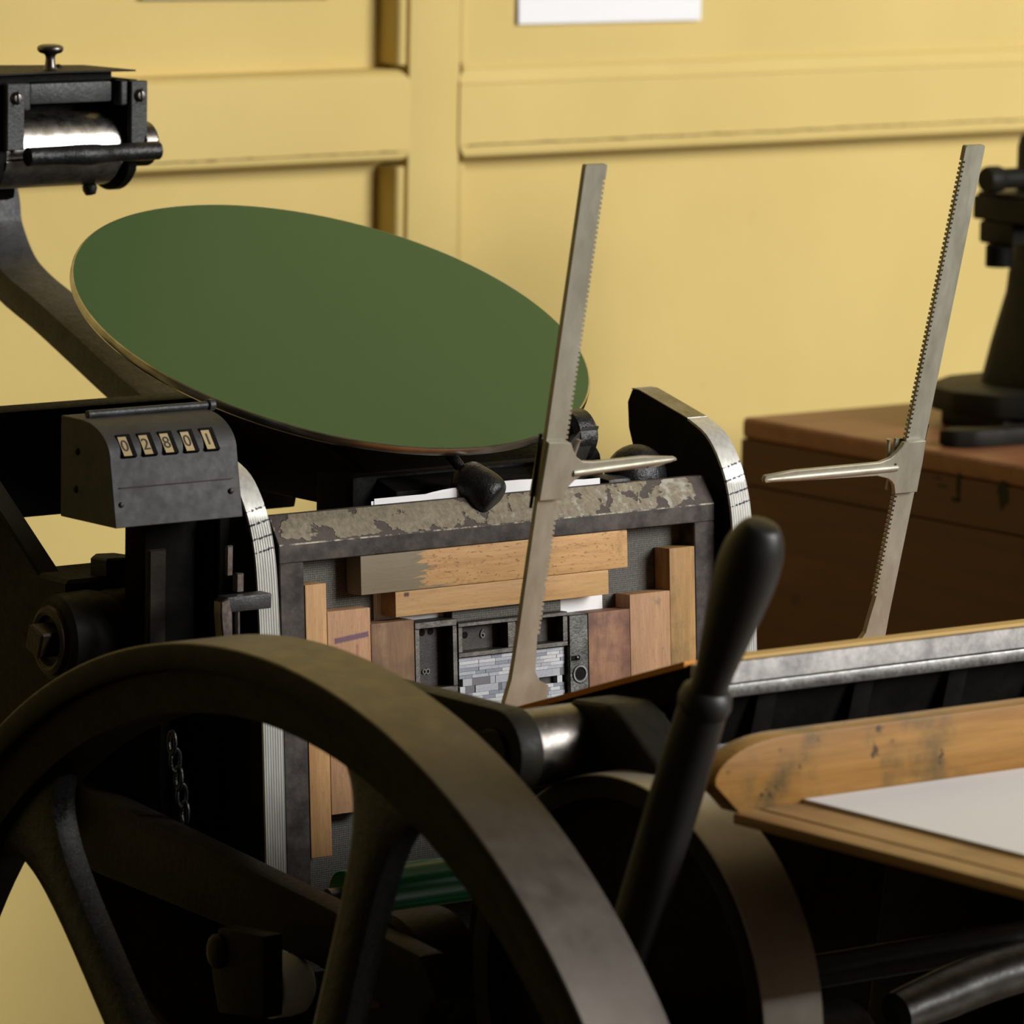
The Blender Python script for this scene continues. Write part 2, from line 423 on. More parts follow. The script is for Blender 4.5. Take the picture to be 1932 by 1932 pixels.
class MB:
    def __init__(s):
        s.bm = bmesh.new()

    def hexa(s, o, ax, ay, az, bevel=0.0, segs=2, mi=0):
        vs_ = [s.bm.verts.new(o + ax * i + ay * j + az * k) for k in (0, 1) for j in (0, 1) for i in (0, 1)]
        fs = []
        for q in ((0, 2, 3, 1), (4, 5, 7, 6), (0, 1, 5, 4), (2, 6, 7, 3), (0, 4, 6, 2), (1, 3, 7, 5)):
            f = s.bm.faces.new([vs_[i] for i in q])
            f.material_index = mi
            fs.append(f)
        s._fin(fs, bevel, segs)
        return s

    def _fin(s, fs, bevel, segs):
        bmesh.ops.recalc_face_normals(s.bm, faces=fs)
        if bevel > 0:
            es = list({e for f in fs for e in f.edges})
            bmesh.ops.bevel(s.bm, geom=es, offset=bevel, segments=segs, profile=0.6, affect='EDGES', clamp_overlap=True)

    def box(s, x0, x1, y0, y1, z0, z1, bevel=0.0, segs=2):
        return s.hexa(Vector((x0, y0, z0)), Vector((x1 - x0, 0, 0)), Vector((0, y1 - y0, 0)), Vector((0, 0, z1 - z0)), bevel, segs)

    def bbox(s, u0_, u1_, v0, v1, n0, n1, bevel=0.0, segs=2):
        return s.hexa(bed(u0_, v0, n0), BU * (u1_ - u0_), BV * (v1 - v0), BN * (n1 - n0), bevel, segs)

    def prism(s, pts, ext, bevel=0.0, segs=2):
        """pts: closed loop of Vectors (planar); ext: extrusion Vector"""
        a = [s.bm.verts.new(p) for p in pts]
        b = [s.bm.verts.new(p + ext) for p in pts]
        n = len(pts)
        fs = [s.bm.faces.new(a), s.bm.faces.new(b[::-1])]
        for i in range(n):
            fs.append(s.bm.faces.new([a[i], b[i], b[(i + 1) % n], a[(i + 1) % n]]))
        s._fin(fs, bevel, segs)
        return s

    def yz(s, pts, x0, x1, bevel=0.0, segs=2):
        return s.prism([Vector((x0, y, z)) for y, z in pts], Vector((x1 - x0, 0, 0)), bevel, segs)

    def lathe(s, prof, o, axis, segs=32, closed=False):
        """prof: (radius, distance along axis); radius 0 closes the end"""
        axis = Vector(axis).normalized()
        a = axis.orthogonal().normalized()
        b = axis.cross(a)
        rings = []
        for r, t in prof:
            c = Vector(o) + axis * t
            if r < 1e-7:
                rings.append([s.bm.verts.new(c)])
            else:
                rings.append([s.bm.verts.new(c + (a * math.cos(2 * math.pi * i / segs) + b * math.sin(2 * math.pi * i / segs)) * r) for i in range(segs)])
        fs = []
        pairs = list(zip(rings, rings[1:]))
        if closed:
            pairs.append((rings[-1], rings[0]))
        for p, q in pairs:
            for i in range(segs):
                j = (i + 1) % segs
                if len(p) == 1 and len(q) == 1:
                    continue
                if len(p) == 1:
                    fs.append(s.bm.faces.new([p[0], q[i], q[j]]))
                elif len(q) == 1:
                    fs.append(s.bm.faces.new([p[i], p[j], q[0]]))
                else:
                    fs.append(s.bm.faces.new([p[i], p[j], q[j], q[i]]))
        if not closed:
            for rg in (rings[0], rings[-1]):
                if len(rg) > 1:
                    fs.append(s.bm.faces.new(rg))
        bmesh.ops.recalc_face_normals(s.bm, faces=fs)
        return s

    def cyl(s, p0, p1, r, segs=24, ch=0.0):
        p0, p1 = Vector(p0), Vector(p1)
        L = (p1 - p0).length
        prof = [(0, 0), (r - ch, 0), (r, ch), (r, L - ch), (r - ch, L), (0, L)] if ch > 0 else [(0, 0), (r, 0), (r, L), (0, L)]
        return s.lathe(prof, p0, p1 - p0, segs)

    def tube(s, path, rad, segs=14, squash=None):
        """round sweep; rad is a number or a list"""
        path = [Vector(p) for p in path]
        rad = [rad] * len(path) if isinstance(rad, (int, float)) else rad
        rings = []
        ref = None
        for i, p in enumerate(path):
            t = (path[min(i + 1, len(path) - 1)] - path[max(i - 1, 0)]).normalized()
            if ref is None:
                ref = t.orthogonal().normalized()
            a = (ref - t * ref.dot(t)).normalized()
            ref = a
            b = t.cross(a)
            rings.append([s.bm.verts.new(p + (a * math.cos(2 * math.pi * k / segs) + b * math.sin(2 * math.pi * k / segs)) * rad[i]) for k in range(segs)])
        fs = []
        for p, q in zip(rings, rings[1:]):
            for i in range(segs):
                j = (i + 1) % segs
                fs.append(s.bm.faces.new([p[i], p[j], q[j], q[i]]))
        fs.append(s.bm.faces.new(rings[0]))
        fs.append(s.bm.faces.new(rings[-1]))
        bmesh.ops.recalc_face_normals(s.bm, faces=fs)
        return s

    def ball(s, c, r, seg=20, sc=(1, 1, 1)):
        g = bmesh.ops.create_uvsphere(s.bm, u_segments=seg, v_segments=seg // 2, radius=1.0)
        for v in g['verts']:
            v.co = Vector(c) + Vector((v.co.x * r * sc[0], v.co.y * r * sc[1], v.co.z * r * sc[2]))
        return s


WORLD = {}


def put(name, mb, mat, parent=None, smooth=35, origin=None):
    me = bpy.data.meshes.new(name)
    bm = mb.bm
    lo = Vector((min(v.co[i] for v in bm.verts) for i in range(3)))
    hi = Vector((max(v.co[i] for v in bm.verts) for i in range(3)))
    c = (lo + hi) / 2 if origin is None else Vector(origin)
    bmesh.ops.translate(bm, verts=bm.verts[:], vec=-c)
    bm.to_mesh(me)
    bm.free()
    for k in (mat if isinstance(mat, (list, tuple)) else [mat]):
        me.materials.append(MATS[k])
    if smooth:
        me.polygons.foreach_set('use_smooth', [True] * len(me.polygons))
        me.set_sharp_from_angle(angle=R(smooth))
    o = bpy.data.objects.new(name, me)
    COL.objects.link(o)
    WORLD[o] = c
    if parent:
        o.parent = parent
        o.location = c - WORLD[parent]
    else:
        o.location = c
    return o


def tag(o, label, cat, group=None):
    o['label'] = label
    o['category'] = cat
    if group:
        o['group'] = group
    return o


def thing(name, label, cat, loc, group=None):
    o = bpy.data.objects.new(name, None)
    COL.objects.link(o)
    o.location = loc
    o.empty_display_size = 0.05
    WORLD[o] = Vector(loc)
    return tag(o, label, cat, group)


def structure(o):
    o['kind'] = 'structure'
    return o


def text_mesh(mb, body, size, depth, origin, xdir, ydir):
    cu = bpy.data.curves.new('glyph', 'FONT')
    cu.body = body
    cu.size = size
    cu.extrude = depth
    cu.align_x = 'CENTER'
    cu.align_y = 'CENTER'
    cu.resolution_u = 3
    to = bpy.data.objects.new('glyph', cu)
    COL.objects.link(to)
    dg = bpy.context.evaluated_depsgraph_get()
    me = bpy.data.meshes.new_from_object(to.evaluated_get(dg))
    xd, yd = Vector(xdir).normalized(), Vector(ydir).normalized()
    zd = xd.cross(yd)
    mt = Matrix((xd, yd, zd)).transposed().to_4x4()
    mt.translation = Vector(origin)
    me.transform(mt)
    mb.bm.from_mesh(me)
    bpy.data.objects.remove(to)
    bpy.data.curves.remove(cu)
    bpy.data.meshes.remove(me)
    return mb


def arc(cy, cz, r, a0, a1, n):
    return [(cy + r * math.cos(R(a0 + (a1 - a0) * i / n)), cz + r * math.sin(R(a0 + (a1 - a0) * i / n))) for i in range(n + 1)]


def smooth_path(pts, n=6):
    """Catmull-Rom through 2-D or 3-D points"""
    pts = [Vector(p) for p in pts]
    out = []
    for i in range(len(pts) - 1):
        p0, p1, p2, p3 = pts[max(i - 1, 0)], pts[i], pts[i + 1], pts[min(i + 2, len(pts) - 1)]
        for k in range(n):
            t = k / n
            out.append(0.5 * ((2 * p1) + (p2 - p0) * t + (2 * p0 - 5 * p1 + 4 * p2 - p3) * t * t + (3 * p1 - p0 - 3 * p2 + p3) * t ** 3))
    out.append(pts[-1])
    return out


# ------------------------------------------------------------------ room
def room():
    XL, XR, YF, YB, H = -4.2, 4.8, -4.2, 1.387, 4.9
    structure(put('floor', MB().box(XL, XR, YF, YB + 0.1, -0.1, 0), 'floor', smooth=0))
    structure(put('ceiling', MB().box(XL, XR, YF, YB + 0.1, H, H + 0.1), 'plaster', smooth=0))
    structure(put('wall_left', MB().box(XL - 0.1, XL, YF, YB + 0.1, 0, H), 'plaster', smooth=0))
    structure(put('wall_right', MB().box(XR, XR + 0.1, YF, YB + 0.1, 0, H), 'plaster', smooth=0))
    w = WIN
    mb = MB()
    mb.box(XL, w['x0'], YF - 0.2, YF, 0, H).box(w['x1'], XR, YF - 0.2, YF, 0, H)
    mb.box(w['x0'], w['x1'], YF - 0.2, YF, 0, w['z0']).box(w['x0'], w['x1'], YF - 0.2, YF, w['z1'], H)
    structure(put('wall_front', mb, 'plaster', smooth=0))
    fr = MB()
    t = 0.05
    Y0, Y1 = YF - 0.07, YF - 0.02
    fr.box(w['x0'], w['x0'] + t, Y0, Y1, w['z0'], w['z1']).box(w['x1'] - t, w['x1'], Y0, Y1, w['z0'], w['z1'])
    fr.box(w['x0'] + t, w['x1'] - t, Y0, Y1, w['z0'], w['z0'] + t).box(w['x0'] + t, w['x1'] - t, Y0, Y1, w['z1'] - t, w['z1'])
    win = structure(put('window_1', fr, 'window_paint', smooth=0))
    xm = (w['x0'] + w['x1']) / 2
    put('mullion', MB().box(xm - 0.02, xm + 0.02, Y0, Y1, w['z0'] + t, w['z1'] - t), 'window_paint', win, 0)
    zt = w['z1'] - 0.65
    put('transom', MB().box(w['x0'] + t, w['x1'] - t, Y0 + 0.005, Y1 - 0.005, zt - 0.02, zt + 0.02), 'window_paint', win, 0)
    # panelled back wall
    YP = 1.3575
    back = structure(put('wall_back', MB().box(XL, XR, YB + 0.003, YB + 0.1, 0, H), 'wall', smooth=0))
    stiles = [-2.70, -0.876, 0.9480, 2.772, 4.596]
    rails = [0.10, 1.4240, 3.00, 4.78]
    for i, xs in enumerate(stiles):
        put('stile', MB().box(xs - 0.0329, xs + 0.0339, 1.350, YB + 0.01, 0, H, 0.0025), 'wall', back)
        # bead along either side of the stile
        for sgn in (-1, 1):
            xa = xs + sgn * 0.0395 + 0.0005
            for z0, z1 in ((0.16, 1.371), (1.477, 2.95), (3.05, 4.72)):
                prof = [(0.0075, 0), (0.0075, 1)]
                pts = [(xa - 0.006, YB + 0.008), (xa - 0.006, 1.3580)] + [(xa - 0.006 * math.cos(R(a)), 1.3580 - 0.0055 * math.sin(R(a))) for a in (20, 55, 90, 125, 160)] + [(xa + 0.006, 1.3580), (xa + 0.006, YB + 0.008)]
                put('bead', MB().prism([Vector((x, y, z0)) for x, y in pts], Vector((0, 0, z1 - z0))), 'wall', back)
    ends = [XL] + stiles + [XR]
    for k in range(len(ends) - 1):
        deep = (k <= 2)
        xa = ends[k] + (0.046 if k else 0)
        xb = ends[k + 1] - (0.046 if k < len(ends) - 2 else 0)
        for (z0, z1) in ((0.14, 1.384), (1.468, 2.96), (3.04, 4.74)):
            yp = YB if deep else (YP if z0 > 1.4 else YP + 0.028)
            put('panel', MB().box(xa - 0.004, xb + 0.004, yp, YB + 0.02, z0, z1), 'wall', back, 0)
        for zc in rails:
            z0, z1 = zc - 0.048, zc + 0.048
            xa2, xb2 = ends[k] + (0.0325 if k else 0), ends[k + 1] - (0.0325 if k < len(ends) - 2 else 0)
            # rail body with its moulded top, drawn as a profile in depth / height
            yf = 1.3475
            if deep:
                prof = [(YB + 0.01, z0)] + [(yf + 0.012 - 0.012 * math.sin(R(a)), z0 + 0.009 - 0.009 * math.cos(R(a))) for a in (0, 30, 60, 90)]
                prof += [(yf, z0 + 0.0105), (yf + 0.0016, z0 + 0.0112), (yf, z0 + 0.012)]
                prof += [(yf + 0.012 - 0.012 * math.cos(R(a)), z1 - 0.011 + 0.011 * math.sin(R(a))) for a in (0, 30, 60, 90)] + [(YB + 0.01, z1)]
            else:
                prof = [(YB + 0.01, z0)] + [(yf + 0.008 - 0.008 * math.sin(R(a)), z0 + 0.007 - 0.007 * math.cos(R(a))) for a in (0, 30, 60, 90)]
                prof += [(yf, z0 + 0.0135), (yf + 0.0018, z0 + 0.0142), (yf + 0.0005, z0 + 0.0152)]
                prof += [(yf + 0.0005, z1 - 0.018), (yf - 0.0008, z1 - 0.0172), (yf + 0.0003, z1 - 0.0160), (yf + 0.0035, z1 - 0.009), (yf + 0.0045, z1 - 0.003), (yf + 0.0085, z1), (YB + 0.01, z1)]
            # mitred ends: the profile runs back towards the stile at top and bottom
            bm = MB()
            L, Rr = [], []
            for y, z in prof:
                d = min(z - z0, z1 - z)
                cut = max(0.0, 0.011 - d) * 0.9
                L.append(bm.bm.verts.new((xa2 + (cut if k else 0), y, z)))
                Rr.append(bm.bm.verts.new((xb2 - (cut if k < len(ends) - 2 else 0), y, z)))
            n = len(prof)
            fs = [bm.bm.faces.new(L), bm.bm.faces.new(Rr[::-1])]
            for i in range(n):
                fs.append(bm.bm.faces.new([L[i], Rr[i], Rr[(i + 1) % n], L[(i + 1) % n]]))
            bmesh.ops.recalc_face_normals(bm.bm, faces=fs)
            rail = put('rail', bm, 'wall', back, 30)
            if zc == 1.4240:
                # open paint crack above the lower bead
                ck = MB()
                x = xa2 + 0.012
                zz = z0 + (0.0143 if not deep else 0.0113)
                pts = []
                while x < xb2 - 0.01:
                    pts.append((x, yf + 0.0004, zz + random.uniform(-0.0006, 0.0006)))
                    x += random.uniform(0.008, 0.02)
                ck.tube(pts, [random.uniform(0.0006, 0.0016) for _ in pts], 6)
                put('paint_crack', ck, 'crack', rail)


room()


# ------------------------------------------------------------------ the platen press
press = thing('printing_press', 'black cast iron platen printing press with green ink disc and flywheel', 'printing press', (0, 0, 0))


def P(name, mb, mat, parent=None, label=None, smooth=35):
    o = put(name, mb, mat, parent or press, smooth)
    if label:
        o['label'] = label
    return o


def press_bed():
    # bed casting and the grooved roller rails either side
    P('bed', MB().bbox(-0.214, 0.220, -0.20, 0.148, -0.055, -0.0205, 0.002), 'black_iron')
    P('bed_cover', MB().bbox(-0.206, 0.214, -0.19, 0.146, -0.0204, -0.0195), 'bed_cover', label='woven grey sheet covering the press bed', smooth=0)
    front = [(-0.032, 0.88), (-0.0245, 1.00), (-0.017, 1.125), (-0.0145, 1.156), (-0.0085, 1.216), (-0.002, 1.247), (0.0095, 1.271), (0.0265, 1.290), (0.050, 1.3005)]
    top = [(0.112, 1.3165), (0.121, 1.3165), (0.1265, 1.306), (0.1245, 1.285), (0.1150, 1.262), (0.096, 1.235), (0.075, 1.205), (0.060, 1.15), (0.050, 1.00), (0.040, 0.88)]
    fp = smooth_path([(y, z, 0) for y, z in front], 4)
    fp = [(p.x, p.y) for p in fp]
    for x0, x1 in ((-0.2385, -0.2205), (0.2205, 0.2405)):
        rail = P('roller_rail', MB().yz([(y + 0.0012, z) for y, z in fp] + top, x0, x1, 0.0008, 1), 'black_iron')
        mb = MB()
        N = 17
        grid = []
        for i, (y, z) in enumerate(fp):
            a, b = fp[max(i - 1, 0)], fp[min(i + 1, len(fp) - 1)]
            t = Vector((b[0] - a[0], b[1] - a[1])).normalized()
            nn = Vector((-t.y, t.x))
            if nn.x > 0:
                nn = -nn
            row = []
            ribbed = z < 1.262
            for k in range(N + 2):
                if k in (0, N + 1):
                    off, x = -0.0016, (x0 if k == 0 else x1)
                else:
                    x = x0 + (x1 - x0) * (k - 1) / (N - 1)
                    off = 0.0007 if (k % 2 == 1 or not ribbed) else 0.0002
                row.append(mb.bm.verts.new((x, y + nn.x * off, z + nn.y * off)))
            grid.append(row)
        for ra, rb in zip(grid, grid[1:]):
            for k in range(N + 1):
                mb.bm.faces.new([ra[k], rb[k], rb[k + 1], ra[k + 1]])
        bmesh.ops.recalc_face_normals(mb.bm, faces=mb.bm.faces[:])
        e = P('rail_edge', mb, 'rail_edge', rail, 'bright grooved steel running edge with pen marks', 25)
        # top of the rail, bare worn steel
        tp = [(0.050, 1.3005)] + top[:2]
        mb = MB()
        pts = [Vector((x0, y, z)) for y, z in tp] + [Vector((x0, y + 0.0003, z + 0.0009)) for y, z in reversed(tp)]
        mb.prism(pts, Vector((x1 - x0, 0, 0)))
        P('rail_cap', mb, 'dull_steel', rail)
    # hold-down clamp over the head of the chase
    c = bed(0.002, 0.1555, -0.005)
    mb = MB()
    prof = smooth_path([(0.0, 0.0, 0), (0.012, 0.0006, 0), (0.0165, 0.005, 0), (0.0175, 0.014, 0), (0.0165, 0.024, 0), (0.0140, 0.034, 0), (0.0, 0.042, 0)], 4)
    axis = Vector((-0.45, 0.75, 0.55))
    mb.lathe([(max(p.x, 0), p.y) for p in prof], c, axis, 24)
    clamp = P('chase_clamp', mb, 'glossy_black', label='lumpy black iron hook clamping the top of the chase')
    tip = Vector(c) + axis.normalized() * 0.030
    P('clamp_rod', MB().tube(smooth_path([tip, tip + Vector((-0.003, 0.008, 0.012)), tip + Vector((-0.008, 0.03, 0.026)), tip + Vector((-0.010, 0.07, 0.036))], 5), 0.0042, 12), 'glossy_black', clamp)


def chase_and_form():
    ch = thing('chase', 'flat iron chase with flaking grey paint holding the wooden furniture', 'chase', bed(0.004, -0.15, -0.009))
    NB = -0.0185
    mb = MB()
    prof = [(0.125, 0.0), (0.1388, 0.0), (0.1605, -0.0135), (0.1605, NB), (0.125, NB)]
    mb.prism([bed(-0.2068, v, n) for v, n in prof], BU * 0.4222, 0.0006, 1)
    mb.bm.normal_update()
    for f in mb.bm.faces:
        if f.normal.dot(BV) > 0.35 and f.normal.dot(BN) > 0.35 and f.calc_area() > 0.003:
            f.material_index = 1
        elif 0.12 < f.normal.dot(BV) < 0.48 and f.normal.dot(BN) > 0.85:
            f.material_index = 2
    P('top_bar', mb, ['chase_iron', 'chase_paint', 'chase_edge'], ch, 'flaking grey painted head of the chase')
    P('side_bar', MB().bbox(-0.2068, -0.1845, -0.150, 0.1249, NB, 0, 0.0008, 1), 'chase_iron', ch)
    P('side_bar', MB().bbox(0.1943, 0.2154, -0.150, 0.1249, NB, 0, 0.0008, 1), 'chase_iron', ch)
    P('bottom_bar', MB().bbox(-0.1844, 0.1942, -0.150, -0.129, NB, 0, 0.0008, 1), 'chase_iron', ch)

    def furn(u0_, u1_, v0, v1, mat, label, n1=0.0, name='furniture_block', bevel=0.0007):
        o = put(name, MB().bbox(u0_, u1_, v0, v1, NB, n1, bevel, 2), mat)
        return tag(o, label, 'furniture block', 'wooden furniture locked in the chase')
    furn(-0.1319, 0.1263, 0.0952, 0.1247, 'beech_flecked', 'long flecked beech block with grey stained left end under the chase head')
    furn(-0.1000, 0.1068, 0.0757, 0.0949, 'beech_pale', 'long pale beech block below the grey stained block')
    furn(0.1684, 0.1940, -0.100, 0.1065, 'beech_olive', 'tall narrow olive tinged block against the right bar of the chase')
    furn(0.1277, 0.1682, -0.100, 0.0735, 'beech_rosy', 'wide light beech block second from the right bar of the chase')
    furn(0.0858, 0.1274, -0.080, 0.0626, 'walnut_red', 'reddish brown block right of the steel quoin')
    furn(-0.1838, -0.1645, -0.0992, 0.1073, 'beech_tan', 'tall narrow tan block against the left bar of the chase')
    furn(-0.1640, -0.1240, -0.0684, 0.0855, 'beech_pink', 'pinkish block with a purple pencil stroke and red mark')
    furn(-0.1236, -0.0828, -0.062, 0.0728, 'walnut_brown', 'dark brown stained block left of the hollow metal furniture', bevel=0.0015)
    # hollow cast metal furniture

    def hollow(u0_, u1_, v0, v1, cells, label, holes, marks):
        t = thing('metal_furniture', label, 'metal furniture', bed((u0_ + u1_) / 2, v0, NB), 'hollow metal furniture in the chase')
        P('back_plate', MB().bbox(u0_ + 0.001, u1_ - 0.001, v0 + 0.001, v1 - 0.001, NB, -0.013), 'cast_inner', t, smooth=0)
        mb = MB()
        us = sorted({u0_, u1_} | {c for cc in cells for c in cc[:2]})
        vv0, vv1 = cells[0][2], cells[0][3]
        n1 = -0.0006
        mb.bbox(u0_, u1_, v0, vv0, NB, n1, 0.0005, 1).bbox(u0_, u1_, vv1, v1, NB, n1, 0.0005, 1)
        edges = [u0_] + [c for cc in cells for c in cc[:2]] + [u1_]
        for a, b in zip(edges[::2], edges[1::2]):
            mb.bbox(a, b, vv0, vv1, NB, n1, 0.0004, 1)
        P('frame', mb, 'cast_furniture', t)
        for hu, hv in holes:
            P('peg_hole', MB().cyl(bed(hu, hv, -0.0135), bed(hu, hv, -0.0127), 0.0027, 20), 'black_iron', t)
        for body, mu, mv, xd, yd in marks:
            P('cast_number', text_mesh(MB(), body, 0.0105, 0.0006, bed(mu, mv, -0.0126), xd, yd), 'cast_furniture', t, smooth=0)
    hollow(-0.0821, -0.0418, 0.013, 0.0698, [(-0.0775, -0.0462, 0.0185, 0.0645)], 'upright hollow metal furniture with a cast 8 left of the type',
           [(-0.0660, 0.0600), (-0.0580, 0.0602)], [('8', -0.0630, 0.0300, BV, -BU)])
    hollow(-0.0408, 0.0660, 0.0390, 0.0658, [(-0.0365, 0.0070, 0.0430, 0.0625), (0.0150, 0.0610, 0.0430, 0.0625)],
           'wide two-celled metal furniture with a cast 6 above the type', [(-0.0250, 0.0545), (0.0420, 0.0545)], [('6', -0.0085, 0.0540, BU, BV)])
    hollow(-0.0821, -0.0418, -0.062, 0.0124, [(-0.0775, -0.0462, -0.057, 0.0075)], 'hollow metal furniture at the foot of the form behind the flywheel rim', [], [])
    o = put('spacing_slug', MB().bbox(-0.0411, 0.0650, 0.0660, 0.0752, NB, -0.0075, 0.0004, 1), 'bed_cover')
    tag(o, 'flat grey metal slug between pale wooden block and two-celled furniture', 'slug')
    # steel quoin
    q = thing('quoin', 'narrow dark steel quoin with a round keyhole beside the type', 'quoin', bed(0.076, -0.04, NB))
    P('body', MB().bbox(0.0667, 0.0854, -0.040, 0.0625, NB, 0, 0.0006, 1), 'quoin_steel', q)
    kc = bed(0.0765, 0.0162, 0)
    ring = MB()
    ring.lathe([(0.0050, -0.002), (0.0050, 0.0006), (0.0055, 0.0010), (0.0068, 0.0010), (0.0074, 0.0004), (0.0074, -0.002)], kc, BN, 32, True)
    P('key_ring', ring, 'dull_steel', q)
    P('key_socket', MB().cyl(kc - BN * 0.001, kc + BN * 0.0003, 0.0052, 24), 'black_iron', q)
    P('indicator_slot', MB().bbox(0.0680, 0.0770, 0.0268, 0.0308, -0.001, 0.0002, 0.0012, 3), 'black_iron', q)
    P('indicator_pin', MB().ball(bed(0.0738, 0.0291, 0.0002), 0.0016, 12), 'dull_steel', q)
    # sheet of paper behind the chase
    mb = MB()
    # two folded leaves, each a thin closed slab whose head lifts towards the right
    for n0, n1, ua, ub, dv in ((-0.01925, -0.01870, -0.104, 0.115, 0.0), (-0.01945, -0.01930, -0.1065, 0.030, -0.0018)):
        N = 14
        us = [ua + (ub - ua) * i / N for i in range(N + 1)]

        def head(u):
            f = (u - ua) / (ub - ua)
            return 0.1650 + dv + 0.0045 * max(0.0, math.sin((f - 0.30) * math.pi / 0.6)) * (0.30 < f < 0.9)
        loop = [bed(u, 0.035, n0) for u in us] + [bed(u, head(u), n0) for u in reversed(us)]
        mb.prism(loop, BN * (n1 - n0))
    o = put('backing_sheet', mb, 'paper', smooth=0)
    tag(o, 'folded white paper sheet slipped behind the chase and showing above it', 'paper')
    # the type form: rows of spacing and type pieces
    form = thing('type_form', 'block of bright type metal spacing and slugs at the centre of the chase', 'type', bed(0.014, -0.045, NB))
    U0, U1 = -0.0374, 0.0655
    v = 0.0382
    rows = [(0.0027, 'lite')] * 6 + [(0.0058, 'text'), (0.0056, 'text')] + [(0.0029, 'lite')] * 4 + [(0.0058, 'text')] + [(0.0032, 'lite')] * 6
    rnd = random.Random(3)
    cache = {}
    for hgt, kind in rows:
        u = U0
        while u < U1 - 0.0008:
            w = rnd.choice((0.0095, 0.0125, 0.016, 0.019)) if kind == 'lite' else rnd.choice((0.003, 0.005, 0.009, 0.014, 0.0175))
            w = min(w, U1 - u)
            if U1 - u - w < 0.002:
                w = U1 - u
            if kind == 'lite':
                mi = rnd.choices((0, 1, 2), (5, 3, 2))[0]
                n1 = -0.0048 + rnd.uniform(-0.0002, 0.0003)
            else:
                mi = rnd.choices((0, 1, 2, 3, 4), (1, 3, 2, 3, 1))[0]
                n1 = -0.0046 + rnd.uniform(-0.0003, 0.0006) - (0.005 if mi == 4 else 0)
            P('spacing_piece', MB().bbox(u + 0.0001, u + w - 0.0001, v - hgt + 0.0001, v - 0.0001, NB, n1), 'type%d' % mi, form, smooth=0)
            u += w
        v -= hgt


